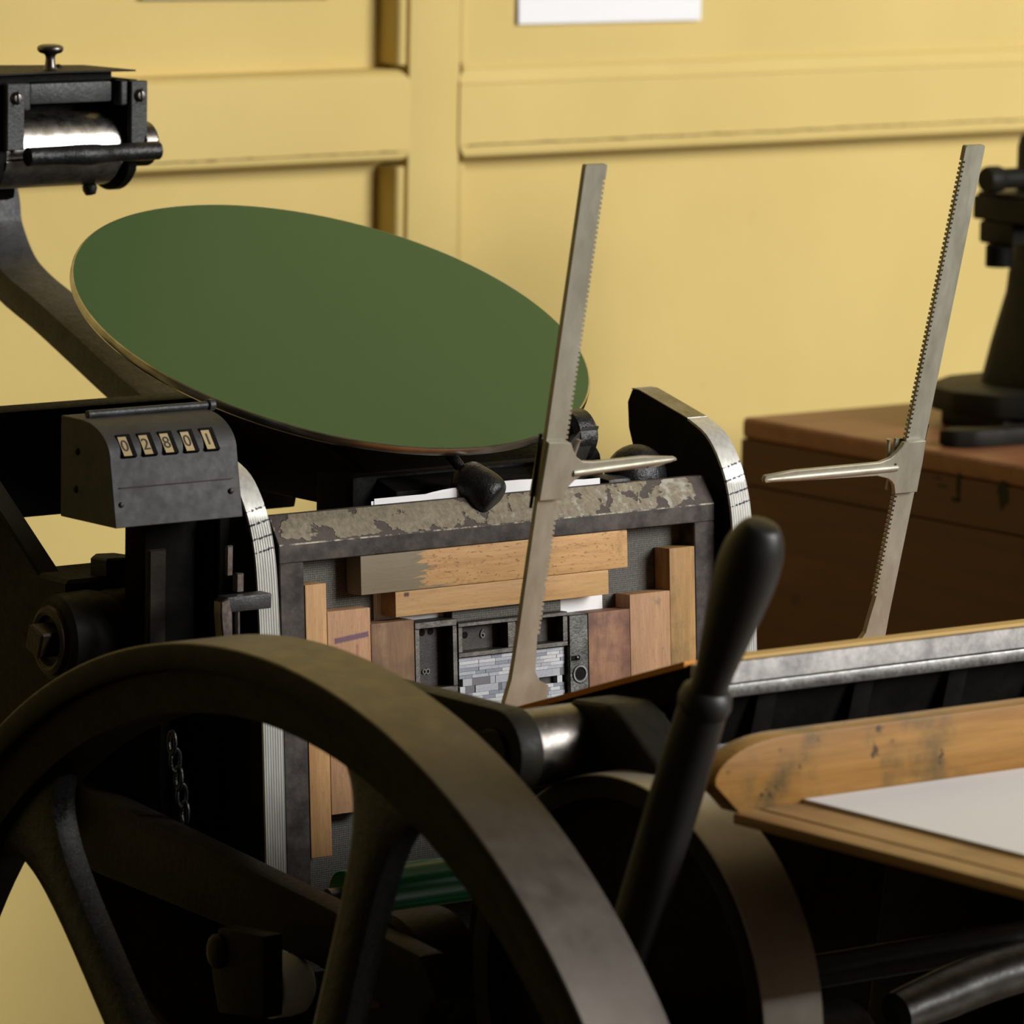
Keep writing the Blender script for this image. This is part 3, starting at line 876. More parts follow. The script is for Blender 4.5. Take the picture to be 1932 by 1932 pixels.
def gripper(sign):
    # flat toothed gripper bar with its sliding finger
    g = Vector((0, -0.077, 0.394)).normalized()
    X = Vector((1, 0, 0))
    nr = X.cross(g)
    base = Vector((0, -0.241, 1.153))

    def W(x, s, n=0.0):
        return base + X * x + g * s + nr * n
    if sign < 0:
        def tilt(x, s): return (x, s)
        back_edge, tooth_edge, dirn = -0.1825, -0.1632, 1
        widen = 0.0
    else:
        def tilt(x, s): return (x + (s - 0.02) * 0.0535, s)
        back_edge, tooth_edge, dirn = 0.1725, 0.1535, -1
    teeth = []
    pitch = 0.00358
    s = 0.052
    while s < 0.390:
        if not (0.085 < s < 0.09 and sign < 0):
            teeth += [(tooth_edge - dirn * 0.0020, s), (tooth_edge - dirn * 0.0020, s + pitch * 0.45), (tooth_edge, s + pitch * 0.45), (tooth_edge, s + pitch)]
        s += pitch
    foot_t = [(tooth_edge + dirn * 0.014, -0.02), (tooth_edge + dirn * 0.0155, 0.004), (tooth_edge + dirn * 0.0150, 0.013), (tooth_edge + dirn * 0.006, 0.0175), (tooth_edge + dirn * 0.001, 0.0245), (tooth_edge, 0.036)]
    foot_b = [(back_edge, 0.036), (back_edge - dirn * 0.0005, 0.020), (back_edge - dirn * 0.0035, 0.004), (back_edge - dirn * 0.004, -0.02)]
    loop = foot_t + teeth + [(tooth_edge, 0.4005), (tooth_edge - dirn * 0.001, 0.4015), (back_edge + dirn * 0.001, 0.4015), (back_edge, 0.4005)] + foot_b
    mb = MB().prism([W(*tilt(x, s_)) for x, s_ in loop], nr * -0.0042)
    bar = P('gripper_bar', mb, 'gripper_steel', label='flat steel gripper bar with a toothed edge', smooth=0)
    # sliding sleeve with its finger
    if sign < 0:
        out = [(-0.1837, 0.2002), (-0.1632, 0.1985), (-0.1600, 0.1926), (-0.1560, 0.1872), (-0.1497, 0.1835), (-0.139, 0.1826), (-0.094, 0.1832), (-0.0640, 0.1805),
               (-0.0626, 0.1782), (-0.0802, 0.1747), (-0.148, 0.1735), (-0.1546, 0.1704), (-0.1588, 0.1668), (-0.1626, 0.1611), (-0.1642, 0.1565), (-0.1848, 0.1570)]
        rod = (W(-0.1575, 0.1755, 0.0048), W(-0.0640, 0.1790, 0.0048))
        latch = [W(-0.1560, 0.183, -0.001), W(-0.1520, 0.1985, -0.001)]
        spring = [W(-0.1865, 0.150, -0.002), W(-0.1868, 0.205, -0.002)]
    else:
        out = [(0.1779, 0.1757), (0.1781, 0.1595), (0.1773, 0.1354), (0.1551, 0.1355), (0.1526, 0.1427), (0.1500, 0.1455), (0.1457, 0.1482), (0.1345, 0.1512), (0.0541, 0.1532),
               (0.0249, 0.1542), (0.0234, 0.1568), (0.0249, 0.1595), (0.0524, 0.1615), (0.1352, 0.1615), (0.145, 0.164), (0.1500, 0.1675), (0.154, 0.1716), (0.1563, 0.1756)]
        rod = (W(0.1530, 0.1560, 0.0048), W(0.0250, 0.1562, 0.0048))
        latch = [W(0.1500, 0.160, -0.004), W(0.1480, 0.1765, -0.004)]
        spring = [W(0.1795, 0.137, -0.003), W(0.1835, 0.186, -0.003)]
    fin = P('gripper_finger', MB().prism([W(x, s_, 0.0045) for x, s_ in out], nr * -0.0040, 0.0005, 1), 'gripper_steel', bar, 'steel finger sliding on the gripper bar')
    # sleeve wrap behind the bar (same part): side cheeks and back
    a, b = rod
    P('finger_rod', MB().lathe([(0, -0.0005), (0.0026, 0.0), (0.0029, 0.004), (0.0029, (b - a).length * 0.75), (0.0020, (b - a).length * 0.95), (0.0008, (b - a).length), (0, (b - a).length + 0.0003)], a - nr * 0.0012, b - a, 18), 'gripper_steel', bar)
    sw = [out[0], out[1], out[-2], out[-1]] if sign < 0 else [out[0], out[2], out[3], out[-1]]
    P('finger_back_plate', MB().prism([W(x, s_, -0.0050) for x, s_ in sw], nr * -0.0025), 'gripper_steel', bar, smooth=0)
    P('finger_latch', MB().tube(smooth_path([latch[0], (latch[0] + latch[1]) / 2, latch[1]], 3), [0.0014] * 6 + [0.0021], 10), 'gripper_steel', bar)
    P('latch_spring', MB().tube(spring, 0.0012, 8), 'black_iron', bar)
    P('finger_pin_hole', MB().cyl(W(out[9][0] - 0.0095 if sign < 0 else 0.1505, 0.1752 if sign < 0 else 0.1590, 0.0044), W(out[9][0] - 0.0095 if sign < 0 else 0.1505, 0.1752 if sign < 0 else 0.1590, 0.0048), 0.0011, 12), 'type4', bar)


press_bed()
chase_and_form()
gripper(-1)
gripper(1)


def flywheel():
    cy, cz, R0 = -0.351, 0.758, 0.4815
    XA, XB = -0.500, -0.432
    wheel = P('flywheel', MB().lathe([(0.0, XA + 0.004), (0.052, XA + 0.004), (0.062, XA + 0.012), (0.062, XB - 0.010), (0.052, XB), (0.0, XB)], (0, cy, cz), (1, 0, 0), 40), 'black_iron', label='large black flywheel with a worn steel rim')
    # rim: outer running face, stepped front
    prof = [(R0 - 0.0475, XA + 0.012), (R0 - 0.020, XA + 0.008), (R0 - 0.0185, XA + 0.001), (R0 - 0.0165, XA), (R0 - 0.003, XA), (R0 - 0.001, XA + 0.001),
            (R0 - 0.001, XB - 0.001), (R0 - 0.003, XB), (R0 - 0.020, XB), (R0 - 0.022, XB - 0.008), (R0 - 0.0475, XB - 0.012), (R0 - 0.050, XB - 0.020), (R0 - 0.050, XA + 0.020)]
    P('rim', MB().lathe(prof, (0, cy, cz), (1, 0, 0), 160, True), 'brown_iron', wheel)
    P('rim_band', MB().lathe([(R0 - 0.002, XA + 0.0008), (R0, XA + 0.0022), (R0, XB - 0.0022), (R0 - 0.002, XB - 0.0008)], (0, cy, cz), (1, 0, 0), 200, True), 'rim_steel', wheel, 'bare brownish steel rim of the flywheel')
    for k in range(6):
        a = R(48.0 + 60 * k)
        e = Vector((0, math.cos(a), math.sin(a)))
        n = Vector((0, -math.sin(a), math.cos(a)))
        side = [(0.050, 0.030), (0.085, 0.022), (0.14, 0.0195), (0.30, 0.0175), (0.36, 0.0190), (0.395, 0.025), (0.418, 0.038), (0.432, 0.060)]
        sp = smooth_path([(r, w, 0) for r, w in side], 3)
        mb = MB()
        xc = (XA + XB) / 2
        rings = []
        for p in sp:
            r, w = p.x, p.y
            t = 0.0135
            # rounded diamond section, broad front to back
            sec = []
            for j in range(12):
                ang = 2 * math.pi * j / 12
                cx, sx = math.cos(ang), math.sin(ang)
                sec.append((w * math.copysign(abs(cx) ** 0.8, cx), t * math.copysign(abs(sx) ** 0.6, sx)))
            c = Vector((xc, cy, cz)) + e * r
            rings.append([mb.bm.verts.new(c + n * q + Vector((1, 0, 0)) * s_) for q, s_ in sec])
        fs = []
        for p, q in zip(rings, rings[1:]):
            for i in range(12):
                fs.append(mb.bm.faces.new([p[i], p[(i + 1) % 12], q[(i + 1) % 12], q[i]]))
        fs += [mb.bm.faces.new(rings[0]), mb.bm.faces.new(rings[-1])]
        bmesh.ops.recalc_face_normals(mb.bm, faces=fs)
        P('spoke', mb, 'glossy_black', wheel)
    P('main_shaft', MB().cyl((-0.53, cy, cz), (0.33, cy, cz), 0.026, 28, 0.003), 'dull_steel')


def drive_pulley():
    cy, cz, R0 = -0.510, 1.003, 0.1555
    XA, XB = -0.300, -0.246
    pu = P('drive_pulley', MB().lathe([(0, XA + 0.016), (R0 - 0.013, XA + 0.016), (R0 - 0.013, XB - 0.016), (0, XB - 0.016)], (0, cy, cz), (1, 0, 0), 80), 'black_iron', label='dark drive pulley with a smooth steel face')
    P('pulley_rim', MB().lathe([(R0 - 0.016, XA + 0.002), (R0 - 0.0035, XA), (R0 - 0.001, XA + 0.001), (R0 - 0.001, XB - 0.001), (R0 - 0.0035, XB), (R0 - 0.016, XB - 0.002)], (0, cy, cz), (1, 0, 0), 120, True), 'brown_iron', pu)
    P('pulley_face', MB().lathe([(R0 - 0.002, XA + 0.0008), (R0, XA + 0.002), (R0 + 0.0006, (XA + XB) / 2), (R0, XB - 0.002), (R0 - 0.002, XB - 0.0008)], (0, cy, cz), (1, 0, 0), 140, True), 'pulley_steel', pu, 'bright worn steel face of the pulley')
    P('pulley_shaft', MB().cyl((-0.33, cy, cz), (0.28, cy, cz), 0.012, 24, 0.002), 'brown_iron')
    hub = MB().lathe([(0, 0), (0.030, 0), (0.033, 0.004), (0.033, 0.10), (0.030, 0.106), (0, 0.106)], (-0.222, -0.545, 0.958), (1, 0, 0), 32)
    P('shaft_collar', hub, 'grey_black_iron')


def throw_off_lever():
    X = -0.36
    A, B, T = Vector((X, -0.575, 1.005)), Vector((X, -0.672, 1.243)), Vector((X, -0.7235, 1.362))
    lv = P('throw_off_lever', MB().tube([A, A.lerp(B, 0.3), A.lerp(B, 0.7), B], [0.0155, 0.0163, 0.0172, 0.0160], 24), 'soft_black', label='black throw-off lever standing beside the platen')
    ax = (T - B).normalized()
    L = (T - B).length
    P('ferrule', MB().lathe([(0.0, -0.012), (0.0135, -0.012), (0.0165, -0.009), (0.0178, -0.003), (0.0165, 0.004), (0.0125, 0.008), (0.0, 0.008)], B, ax, 32), 'soft_black', lv)
    prof = smooth_path([(0.0118, 0.006, 0), (0.0128, 0.022, 0), (0.0155, 0.045, 0), (0.0188, 0.072, 0), (0.0205, 0.094, 0), (0.0188, 0.113, 0), (0.0125, L - 0.003, 0), (0.006, L - 0.0004, 0), (0.0, L, 0)], 5)
    P('handle_grip', MB().lathe([(max(p.x, 0), p.y) for p in prof], B, ax, 40), 'soft_black', lv, 'smooth bulbous black handle grip')
    P('lever_pivot', MB().cyl((X - 0.03, -0.572, 1.0), (-0.31, -0.572, 1.0), 0.026, 28, 0.003), 'black_iron', lv)


def ink_disc():
    al = R(21.4)
    c = Vector((0.005, 0.2344, 1.3713))
    ax = Vector((0, -math.sin(al), math.cos(al)))
    Rd = 0.2115
    d = P('ink_disc', MB().lathe([(0, 0.0), (0.05, 0.0), (0.10, 0), (0.15, 0), (Rd - 0.0016, 0.0), (Rd - 0.0016, -0.002), (0, -0.002)], c, ax, 160), 'green_ink', label='round tilted ink disc coated with glossy green ink')
    P('disc_edge', MB().lathe([(Rd - 0.0017, 0.00005), (Rd - 0.0004, -0.0004), (Rd, -0.0014), (Rd, -0.0060), (Rd - 0.0012, -0.0075), (Rd - 0.012, -0.0085), (Rd - 0.012, -0.0022), (Rd - 0.0017, -0.0022)], c, ax, 160, True), 'disc_edge', d)
    P('disc_back', MB().lathe([(0, -0.0022), (Rd - 0.0125, -0.0022), (Rd - 0.0125, -0.010), (0.15, -0.012), (0.10, -0.020), (0.060, -0.024), (0.040, -0.050), (0.0, -0.050)], c, ax, 64), 'black_iron', d)
    # scratch in the ink film
    p = c + Vector((0.135, -0.108 * math.cos(al), -0.108 * math.sin(al)))
    # ratchet and its bracket below
    h = c - ax * 0.050
    P('disc_stem', MB().cyl(h, h - ax * 0.075, 0.026, 28, 0.002), 'black_iron')
    P('disc_bracket', MB().box(-0.083, 0.150, 0.085, 0.135, 1.14, 1.272, 0.006), 'black_iron')
    P('bracket_rib', MB().prism([Vector((-0.06, 0.06, 1.262)), Vector((-0.06, 0.20, 1.30)), Vector((-0.06, 0.30, 1.30)), Vector((-0.06, 0.30, 1.24)), Vector((-0.06, 0.06, 1.24))], Vector((0.20, 0, 0)), 0.003), 'black_iron')
    P('bracket_gusset', MB().prism([Vector((0.062, 0.055, 1.252)), Vector((0.118, 0.055, 1.300)), Vector((0.135, 0.055, 1.300)), Vector((0.110, 0.055, 1.250))], Vector((0, 0.012, 0)), 0.001), 'brown_iron')
    # roller saddle to the right of the disc
    P('roller_saddle', MB().lathe([(0, 0), (0.017, 0), (0.021, 0.004), (0.021, 0.020), (0.017, 0.024), (0, 0.024)], (0.112, 0.075, 1.291), (1, 0, 0), 32), 'glossy_black')
    P('saddle_arm', MB().prism([Vector((0.112, 0.072, 1.308)), Vector((0.126, 0.072, 1.310)), Vector((0.150, 0.072, 1.275)), Vector((0.160, 0.072, 1.230)), Vector((0.104, 0.072, 1.230))], Vector((0.0, 0.018, 0)), 0.002), 'black_iron')
    mb = MB().ball((0.168, 0.050, 1.258), 0.026, 28, (1.05, 0.8, 1.0))
    P('bed_stud', mb, 'glossy_black', label='rounded black iron boss behind the right end of the chase')
    P('stud_seat', MB().box(0.125, 0.15, 0.030, 0.060, 1.215, 1.262, 0.006), 'grey_black_iron')


def ink_fountain():
    # small ink fountain carried behind the disc on a curved arm
    Y = 0.56
    f = P('ink_fountain', MB().yz([(Y + 0.030, 1.452), (Y + 0.055, 1.462), (Y + 0.075, 1.49), (Y + 0.085, 1.541), (Y + 0.045, 1.541), (Y + 0.040, 1.49)], -0.10, 0.040, 0.001, 1), 'black_iron', label='black iron ink fountain with a bright steel roller')
    # side cheeks
    for x0, x1 in ((-0.104, -0.091), (0.030, 0.0405)):
        ck = [(Y + 0.002, 1.541), (Y + 0.080, 1.541), (Y + 0.085, 1.50)] + arc(Y + 0.035, 1.482, 0.036, 0, -150, 12) + [(Y + 0.002, 1.475)]
        P('cheek', MB().yz(ck, x0, x1, 0.0015, 1), 'black_iron', f)
    P('fountain_roller', MB().lathe([(0, 0), (0.0275, 0), (0.0285, 0.001), (0.0285, 0.119), (0.0275, 0.12), (0, 0.12)], (-0.0905, Y + 0.032, 1.485), (1, 0, 0), 64), 'roller_steel', f, 'bright steel fountain roller')
    # trough wrapping under the roller
    tr = arc(Y + 0.032, 1.485, 0.0335, -165, -20, 16) + arc(Y + 0.032, 1.485, 0.0305, -20, -165, 16)
    P('trough', MB().yz(tr, -0.092, 0.022, 0), 'dull_steel', f)
    # front posts, screws
    for x0, x1, zt in ((-0.0955, -0.0785, 1.542), (0.0275, 0.0440, 1.5405)):
        po = P('front_post', MB().box(x0, x1, Y - 0.006, Y + 0.001, 1.487, zt, 0.0008, 1), 'grey_black_iron', f)
        sc = MB().lathe([(0, 0.004), (0.0035, 0.0035), (0.0052, 0.0015), (0.0054, 0), (0, 0)], ((x0 + x1) / 2, Y - 0.006, zt - 0.012), (0, -1, 0), 20)
        P('screw', sc, 'knurl_steel', f)
        P('slot', MB().hexa(Vector(((x0 + x1) / 2 - 0.0010, Y - 0.0103, zt - 0.0175)), Vector((0.0014, 0, 0.0012)), Vector((0, 0.0012, 0)), Vector((-0.0008, 0, 0.0105))), 'black_iron', f, smooth=0)
    mb = MB().box(-0.0665, 0.0145, Y + 0.004, Y + 0.016, 1.5235, 1.5405, 0.002)
    P('cross_bar', mb, 'grey_black_iron', f)
    P('lug', MB().box(-0.0800, -0.0695, Y - 0.002, Y + 0.012, 1.5190, 1.5420, 0.003, 3), 'grey_black_iron', f)
    P('lug', MB().box(0.0195, 0.0275, Y - 0.002, Y + 0.012, 1.5200, 1.5410, 0.003, 3), 'grey_black_iron', f)
    # doctor bar across the front, bellied in the middle
    path = [Vector((-0.078 + 0.130 * i / 16, Y - 0.010 - 0.007 * math.exp(-((i - 7) / 3.2) ** 2), 1.4815 + 0.0005 * i / 16)) for i in range(17)]
    P('doctor_bar', MB().tube(path, [0.0078 + 0.0012 * math.exp(-((i - 6.5) / 2.5) ** 2) - (0.0006 if 8 < i < 12 else 0) for i in range(17)], 18), 'glossy_black', f)
    # knurled adjusting wheel
    kx, kc = 0.046, Vector((0.046, Y + 0.010, 1.4865))
    mb = MB()
    rings = []
    N = 72
    prof = [(0.014, 0.0), (0.0172, 0.0012)] + [(0.0182, 0.003 + 0.0013 * i) for i in range(9)] + [(0.0172, 0.0152), (0.010, 0.0165)]
    for j, (r, t) in enumerate(prof):
        ring = []
        for i in range(N):
            kn = (0.0007 if (i + j) % 2 else -0.0007) if 2 <= j <= 10 else 0
            a = 2 * math.pi * i / N
            ring.append(mb.bm.verts.new((kx - 0.006 + t, kc.y + (r + kn) * math.cos(a), kc.z + (r + kn) * math.sin(a))))
        rings.append(ring)
    fs = [mb.bm.faces.new(rings[0]), mb.bm.faces.new(rings[-1])]
    for p, q in zip(rings, rings[1:]):
        for i in range(N):
            fs.append(mb.bm.faces.new([p[i], p[(i + 1) % N], q[(i + 1) % N], q[i]]))
    bmesh.ops.recalc_face_normals(mb.bm, faces=fs)
    P('knurled_wheel', mb, 'knurl_steel', f, 'knurled steel adjusting wheel', 20)
    # lid and knob
    lid = MB()
    lid.prism([Vector((-0.11, Y + 0.002, 1.5480)), Vector((-0.03, Y + 0.002, 1.5488)), Vector((0.0385, Y + 0.004, 1.5478)), Vector((0.030, Y + 0.070, 1.5478)), Vector((-0.06, Y + 0.085, 1.5492)), Vector((-0.11, Y + 0.085, 1.5485))], Vector((0, 0, 0.0014)))
    P('lid', lid, 'brown_iron', f, smooth=0)
    P('lid_seat', MB().box(-0.10, 0.020, Y + 0.012, Y + 0.07, 1.5405, 1.548, 0.001, 1), 'black_iron', f)
    kp = smooth_path([(0.0062, 0, 0), (0.0050, 0.002, 0), (0.0042, 0.006, 0), (0.0040, 0.010, 0), (0.0052, 0.0125, 0), (0.0092, 0.0140, 0), (0.0110, 0.0165, 0), (0.0104, 0.0192, 0), (0.0065, 0.0208, 0), (0.0, 0.0211, 0)], 4)
    P('lid_knob', MB().lathe([(0, 0)] + [(max(p.x, 0), p.y) for p in kp], (-0.030, Y + 0.030, 1.5498), (0, 0, 1), 32), 'knurl_steel', f, 'turned dark knob on the fountain lid')
    P('rivet', MB().ball((-0.012, Y + 0.045, 1.5500), 0.0035, 14, (1, 1, 0.8)), 'brown_iron', f)
    P('drain_foot', MB().lathe([(0, 0), (0.0060, 0), (0.0062, 0.004), (0.0045, 0.008), (0, 0.009)], (0.003, Y + 0.020, 1.4525), Vector((0.2, 0.0, -1)), 18), 'glossy_black', f)
    # curved arm down to the disc bracket
    mid = smooth_path([(0.735, 1.450, 0), (0.724, 1.427, 0), (0.719, 1.404, 0), (0.697, 1.374, 0), (0.668, 1.357, 0), (0.621, 1.340, 0), (0.562, 1.316, 0), (0.506, 1.293, 0), (0.443, 1.270, 0), (0.37, 1.245, 0), (0.30, 1.225, 0)], 5)
    upper, lower = [], []
    for i, p in enumerate(mid):
        t = (mid[min(i + 1, len(mid) - 1)] - mid[max(i - 1, 0)]).normalized()
        n = Vector((-t.y, t.x, 0))
        h = 0.0125
        upper.append((p.x - n.x * h, p.y - n.y * h))
        lower.append((p.x + n.x * h, p.y + n.y * h))
    arm = P('fountain_arm', MB().yz(upper + lower[::-1], -0.024, 0.020, 0.003, 2), 'grey_black_iron', label='curved black arm carrying the ink fountain')
    P('arm_head', MB().box(-0.11, -0.030, 0.640, 0.745, 1.436, 1.456, 0.006, 2), 'black_iron', arm)


def frames():
    # cross beam behind the bed
    P('cross_beam', MB().box(-0.46, 0.090, 0.315, 0.350, 1.222, 1.3075, 0.004, 2), 'black_iron')
    # left side frame
    left = [(0.105, 1.265), (0.086, 1.249), (0.079, 1.239), (0.075, 1.228), (0.080, 1.217), (0.095, 1.205), (0.16, 1.15), (0.20, 1.10), (0.195, 0.985), (0.10, 0.90), (0.09, 0.60), (0.30, 0.0), (-0.62, 0.0), (-0.46, 0.55), (-0.40, 0.86), (-0.26, 0.93),
            (-0.17, 0.94), (-0.02, 0.955), (0.045, 0.97), (0.050, 1.02), (0.052, 1.19), (0.055, 1.265)]
    P('side_frame', MB().yz(left, -0.286, -0.262, 0.003, 1), 'shaded_iron')
    right = [(0.10, 1.09), (0.12, 0.60), (0.30, 0.0), (-0.62, 0.0), (-0.46, 0.55), (-0.34, 0.95), (-0.05, 1.06), (0.0, 1.09)]
    P('shade_filler_plate', MB().yz([(0.016, 1.262), (0.070, 1.262), (0.076, 1.23), (0.09, 1.205), (0.13, 1.15), (0.13, 0.88), (0.016, 0.88)], -0.256, -0.246, 0.001, 1), 'shaded_iron')  # dark plate added to keep the gap beside the bed in shade
    P('side_frame', MB().yz(right, 0.262, 0.292, 0.003, 1), 'black_iron')
    # raking stay at the far left
    stay = [(0.36, 1.367), (0.199, 1.252), (0.115, 1.192), (0.105, 1.15), (0.12, 1.02), (0.2, 0.985), (0.245, 0.95), (0.265, 0.50), (0.34, 0.0), (0.50, 0.0), (0.42, 0.60), (0.41, 1.22), (0.44, 1.367)]
    P('raking_stay', MB().yz(stay, -0.333, -0.313, 0.002, 1), 'machine_paint')
    # roller-shaft bracket, with bolt and ringed shaft end
    lug = P('shaft_bracket', MB().box(-0.334, -0.262, 0.100, 0.165, 1.160, 1.2105, 0.003, 1), 'machine_paint')
    hx = MB()
    hx.lathe([(0, 0), (0.0155, 0), (0.0155, 0.012), (0.0140, 0.0135), (0, 0.0137)], (-0.288, 0.112, 1.2105), (0, 0, 1), 6)
    P('hex_bolt', hx, 'grey_black_iron', lug, smooth=15)
    P('bearing_cap', MB().lathe([(0, 0), (0.020, 0), (0.025, 0.004), (0.026, 0.04), (0.022, 0.05), (0, 0.05)], (-0.312, 0.088, 1.178), (1, 0, 0), 36), 'machine_paint', lug)
    sh = P('roller_shaft', MB().lathe([(0.0, 0), (0.030, 0.0), (0.034, 0.004), (0.036, 0.03), (0.031, 0.06), (0.024, 0.11), (0.024, 0.14), (0, 0.14)], (-0.352, 0.093, 1.168), (1, -0.10, 0.0), 48), 'machine_paint')
    P('shaft_ring', MB().lathe([(0.019, -0.004), (0.022, -0.0055), (0.0255, -0.004), (0.0265, 0.001), (0.018, 0.001)], (-0.352, 0.093, 1.168), (1, -0.10, 0), 40, True), 'rust_bolt', sh)
    P('square_bolt', MB().hexa(Vector((-0.371, 0.0835, 1.157)), Vector((0.020, 0, 0)), Vector((0, 0.019, 0.006)), Vector((0, -0.006, 0.019)), 0.0015, 1), 'rust_bolt', sh)
    # counter post and small linkage between frame and rail
    P('counter_post', MB().box(-0.310, -0.2625, 0.034, 0.062, 1.120, 1.262, 0.004, 2), 'shaded_iron')
    P('trip_plate', MB().box(-0.317, -0.301, 0.018, 0.023, 1.165, 1.243, 0.0015, 1), 'brown_iron')
    br = P('trip_bracket', MB().hexa(Vector((-0.283, -0.034, 1.2005)), Vector((0.040, 0, 0)), Vector((0, 0.014, 0)), Vector((0, 0, 0.0115)), 0.0015, 2), 'grey_black_iron')
    P('trip_finger', MB().prism([Vector((-0.2900, -0.036, 1.2100)), Vector((-0.2820, -0.036, 1.2120)), Vector((-0.2795, -0.036, 1.2000)), Vector((-0.2780, -0.036, 1.150)), Vector((-0.2850, -0.036, 1.150)), Vector((-0.2900, -0.036, 1.200))], Vector((0, 0.010, 0)), 0.001, 1), 'knurl_steel', br)
    P('trip_link', MB().box(-0.2755, -0.2695, -0.022, -0.019, 1.2250, 1.2480, 0.001, 1), 'knurl_steel', br)
    P('trip_block', MB().box(-0.2680, -0.2610, -0.024, -0.018, 1.2125, 1.2270, 0.001, 1), 'knurl_steel', br)
    P('trip_rod', MB().tube([(-0.2675, -0.024, 1.20), (-0.2675, -0.026, 1.14)], 0.0022, 10), 'knurl_steel', br)
    # connecting link across the side, behind the spokes
    lk = [(0.160, 1.0555), (0.149, 1.0555), (-0.027, 1.037), (-0.193, 1.019), (-0.32, 1.003), (-0.34, 0.975), (-0.32, 0.950), (-0.194, 0.973), (-0.115, 0.978), (0.172, 0.994), (0.182, 1.02), (0.178, 1.045)]
    P('connecting_link', MB().yz(lk, -0.318, -0.296, 0.0035, 2), 'brown_iron')
    # side arm and gripper-bar boss at the platen
    P('platen_side_arm', MB().yz(arc(-0.428, 1.166, 0.030, 270, 90, 18) + [(-0.18, 1.196), (-0.18, 1.160)], -0.340, -0.320, 0.002, 2), 'machine_paint')
    bs = P('arm_boss', MB().lathe([(0, 0), (0.0225, 0), (0.0268, 0.003), (0.0270, 0.036), (0.0272, 0.085), (0, 0.085)], (-0.326, -0.428, 1.166), (1, 0, 0), 48), 'knurl_steel')
    P('boss_pin', MB().cyl((-0.343, -0.428, 1.166), (-0.327, -0.428, 1.166), 0.0165, 32, 0.001), 'brown_iron', bs)
    P('boss_casting', MB().yz([(-0.425, 1.196), (-0.468, 1.199), (-0.482, 1.192), (-0.520, 1.165), (-0.520, 1.120), (-0.425, 1.120)], -0.275, -0.235, 0.006, 3), 'machine_paint')
    # lower bearing and small parts seen between the spokes
    lb = P('lower_bearing', MB().lathe([(0, 0), (0.045, 0), (0.050, 0.004), (0.050, 0.05), (0, 0.05)], (-0.300, -0.255, 0.968), (1, 0, 0), 40), 'brown_iron')
    P('bearing_nut', MB().lathe([(0, 0), (0.018, 0), (0.018, 0.016), (0, 0.016)], (-0.314, -0.255, 0.968), (1, 0, 0), 6), 'rust_bolt', lb, smooth=15)
    P('roller_fork', MB().yz([(-0.138, 0.995), (-0.194, 0.999), (-0.195, 0.939), (-0.139, 0.932), (-0.130, 0.961)], -0.362, -0.344, 0.003, 2), 'brown_iron')
    P('trip_roller', MB().lathe([(0, 0), (0.0215, 0.0), (0.0225, 0.001), (0.0228, 0.017), (0.0215, 0.026), (0.017, 0.031), (0, 0.032)], (-0.338, -0.166, 0.953), (1, 0, 0), 40), 'white_plastic', label='stubby white plastic roller behind the flywheel spokes')
    P('trip_lever', MB().tube(smooth_path([(-0.335, 0.02, 0.918), (-0.335, -0.01, 0.905), (-0.335, -0.05, 0.885), (-0.335, -0.09, 0.86)], 4), 0.007, 10), 'rust_bolt')
    P('fork_bolt', MB().ball((-0.364, -0.140, 0.978), 0.010, 14, (0.6, 1, 1.3)), 'rust_bolt')
    # chain hanging beside the bed
    for i in range(5):
        cz = 1.100 - i * 0.0135
        cx = -0.304 + i * 0.003
        cyy = 0.005
        pts = []
        for k in range(17):
            a = 2 * math.pi * k / 16
            if i % 2:
                pts.append((cx + 0.0042 * math.cos(a), cyy, cz + 0.0085 * math.sin(a)))
            else:
                pts.append((cx, cyy + 0.0042 * math.cos(a), cz + 0.0085 * math.sin(a)))
        P('chain_link', MB().tube(pts, 0.0016, 8), 'glossy_black')
    # inking rollers below the bed
    for (y, z) in ((-0.120, 1.0005), (-0.135, 0.888)):
        r = P('form_roller', MB().lathe([(0, 0), (0.0172, 0), (0.0180, 0.001), (0.0180, 0.359), (0.0172, 0.36), (0, 0.36)], (-0.238, y, z), (1, 0, 0), 48), 'green_roller', label='green form roller below the bed')
        P('roller_core', MB().cyl((-0.252, y, z), (0.132, y, z), 0.006, 16), 'dull_steel', r)


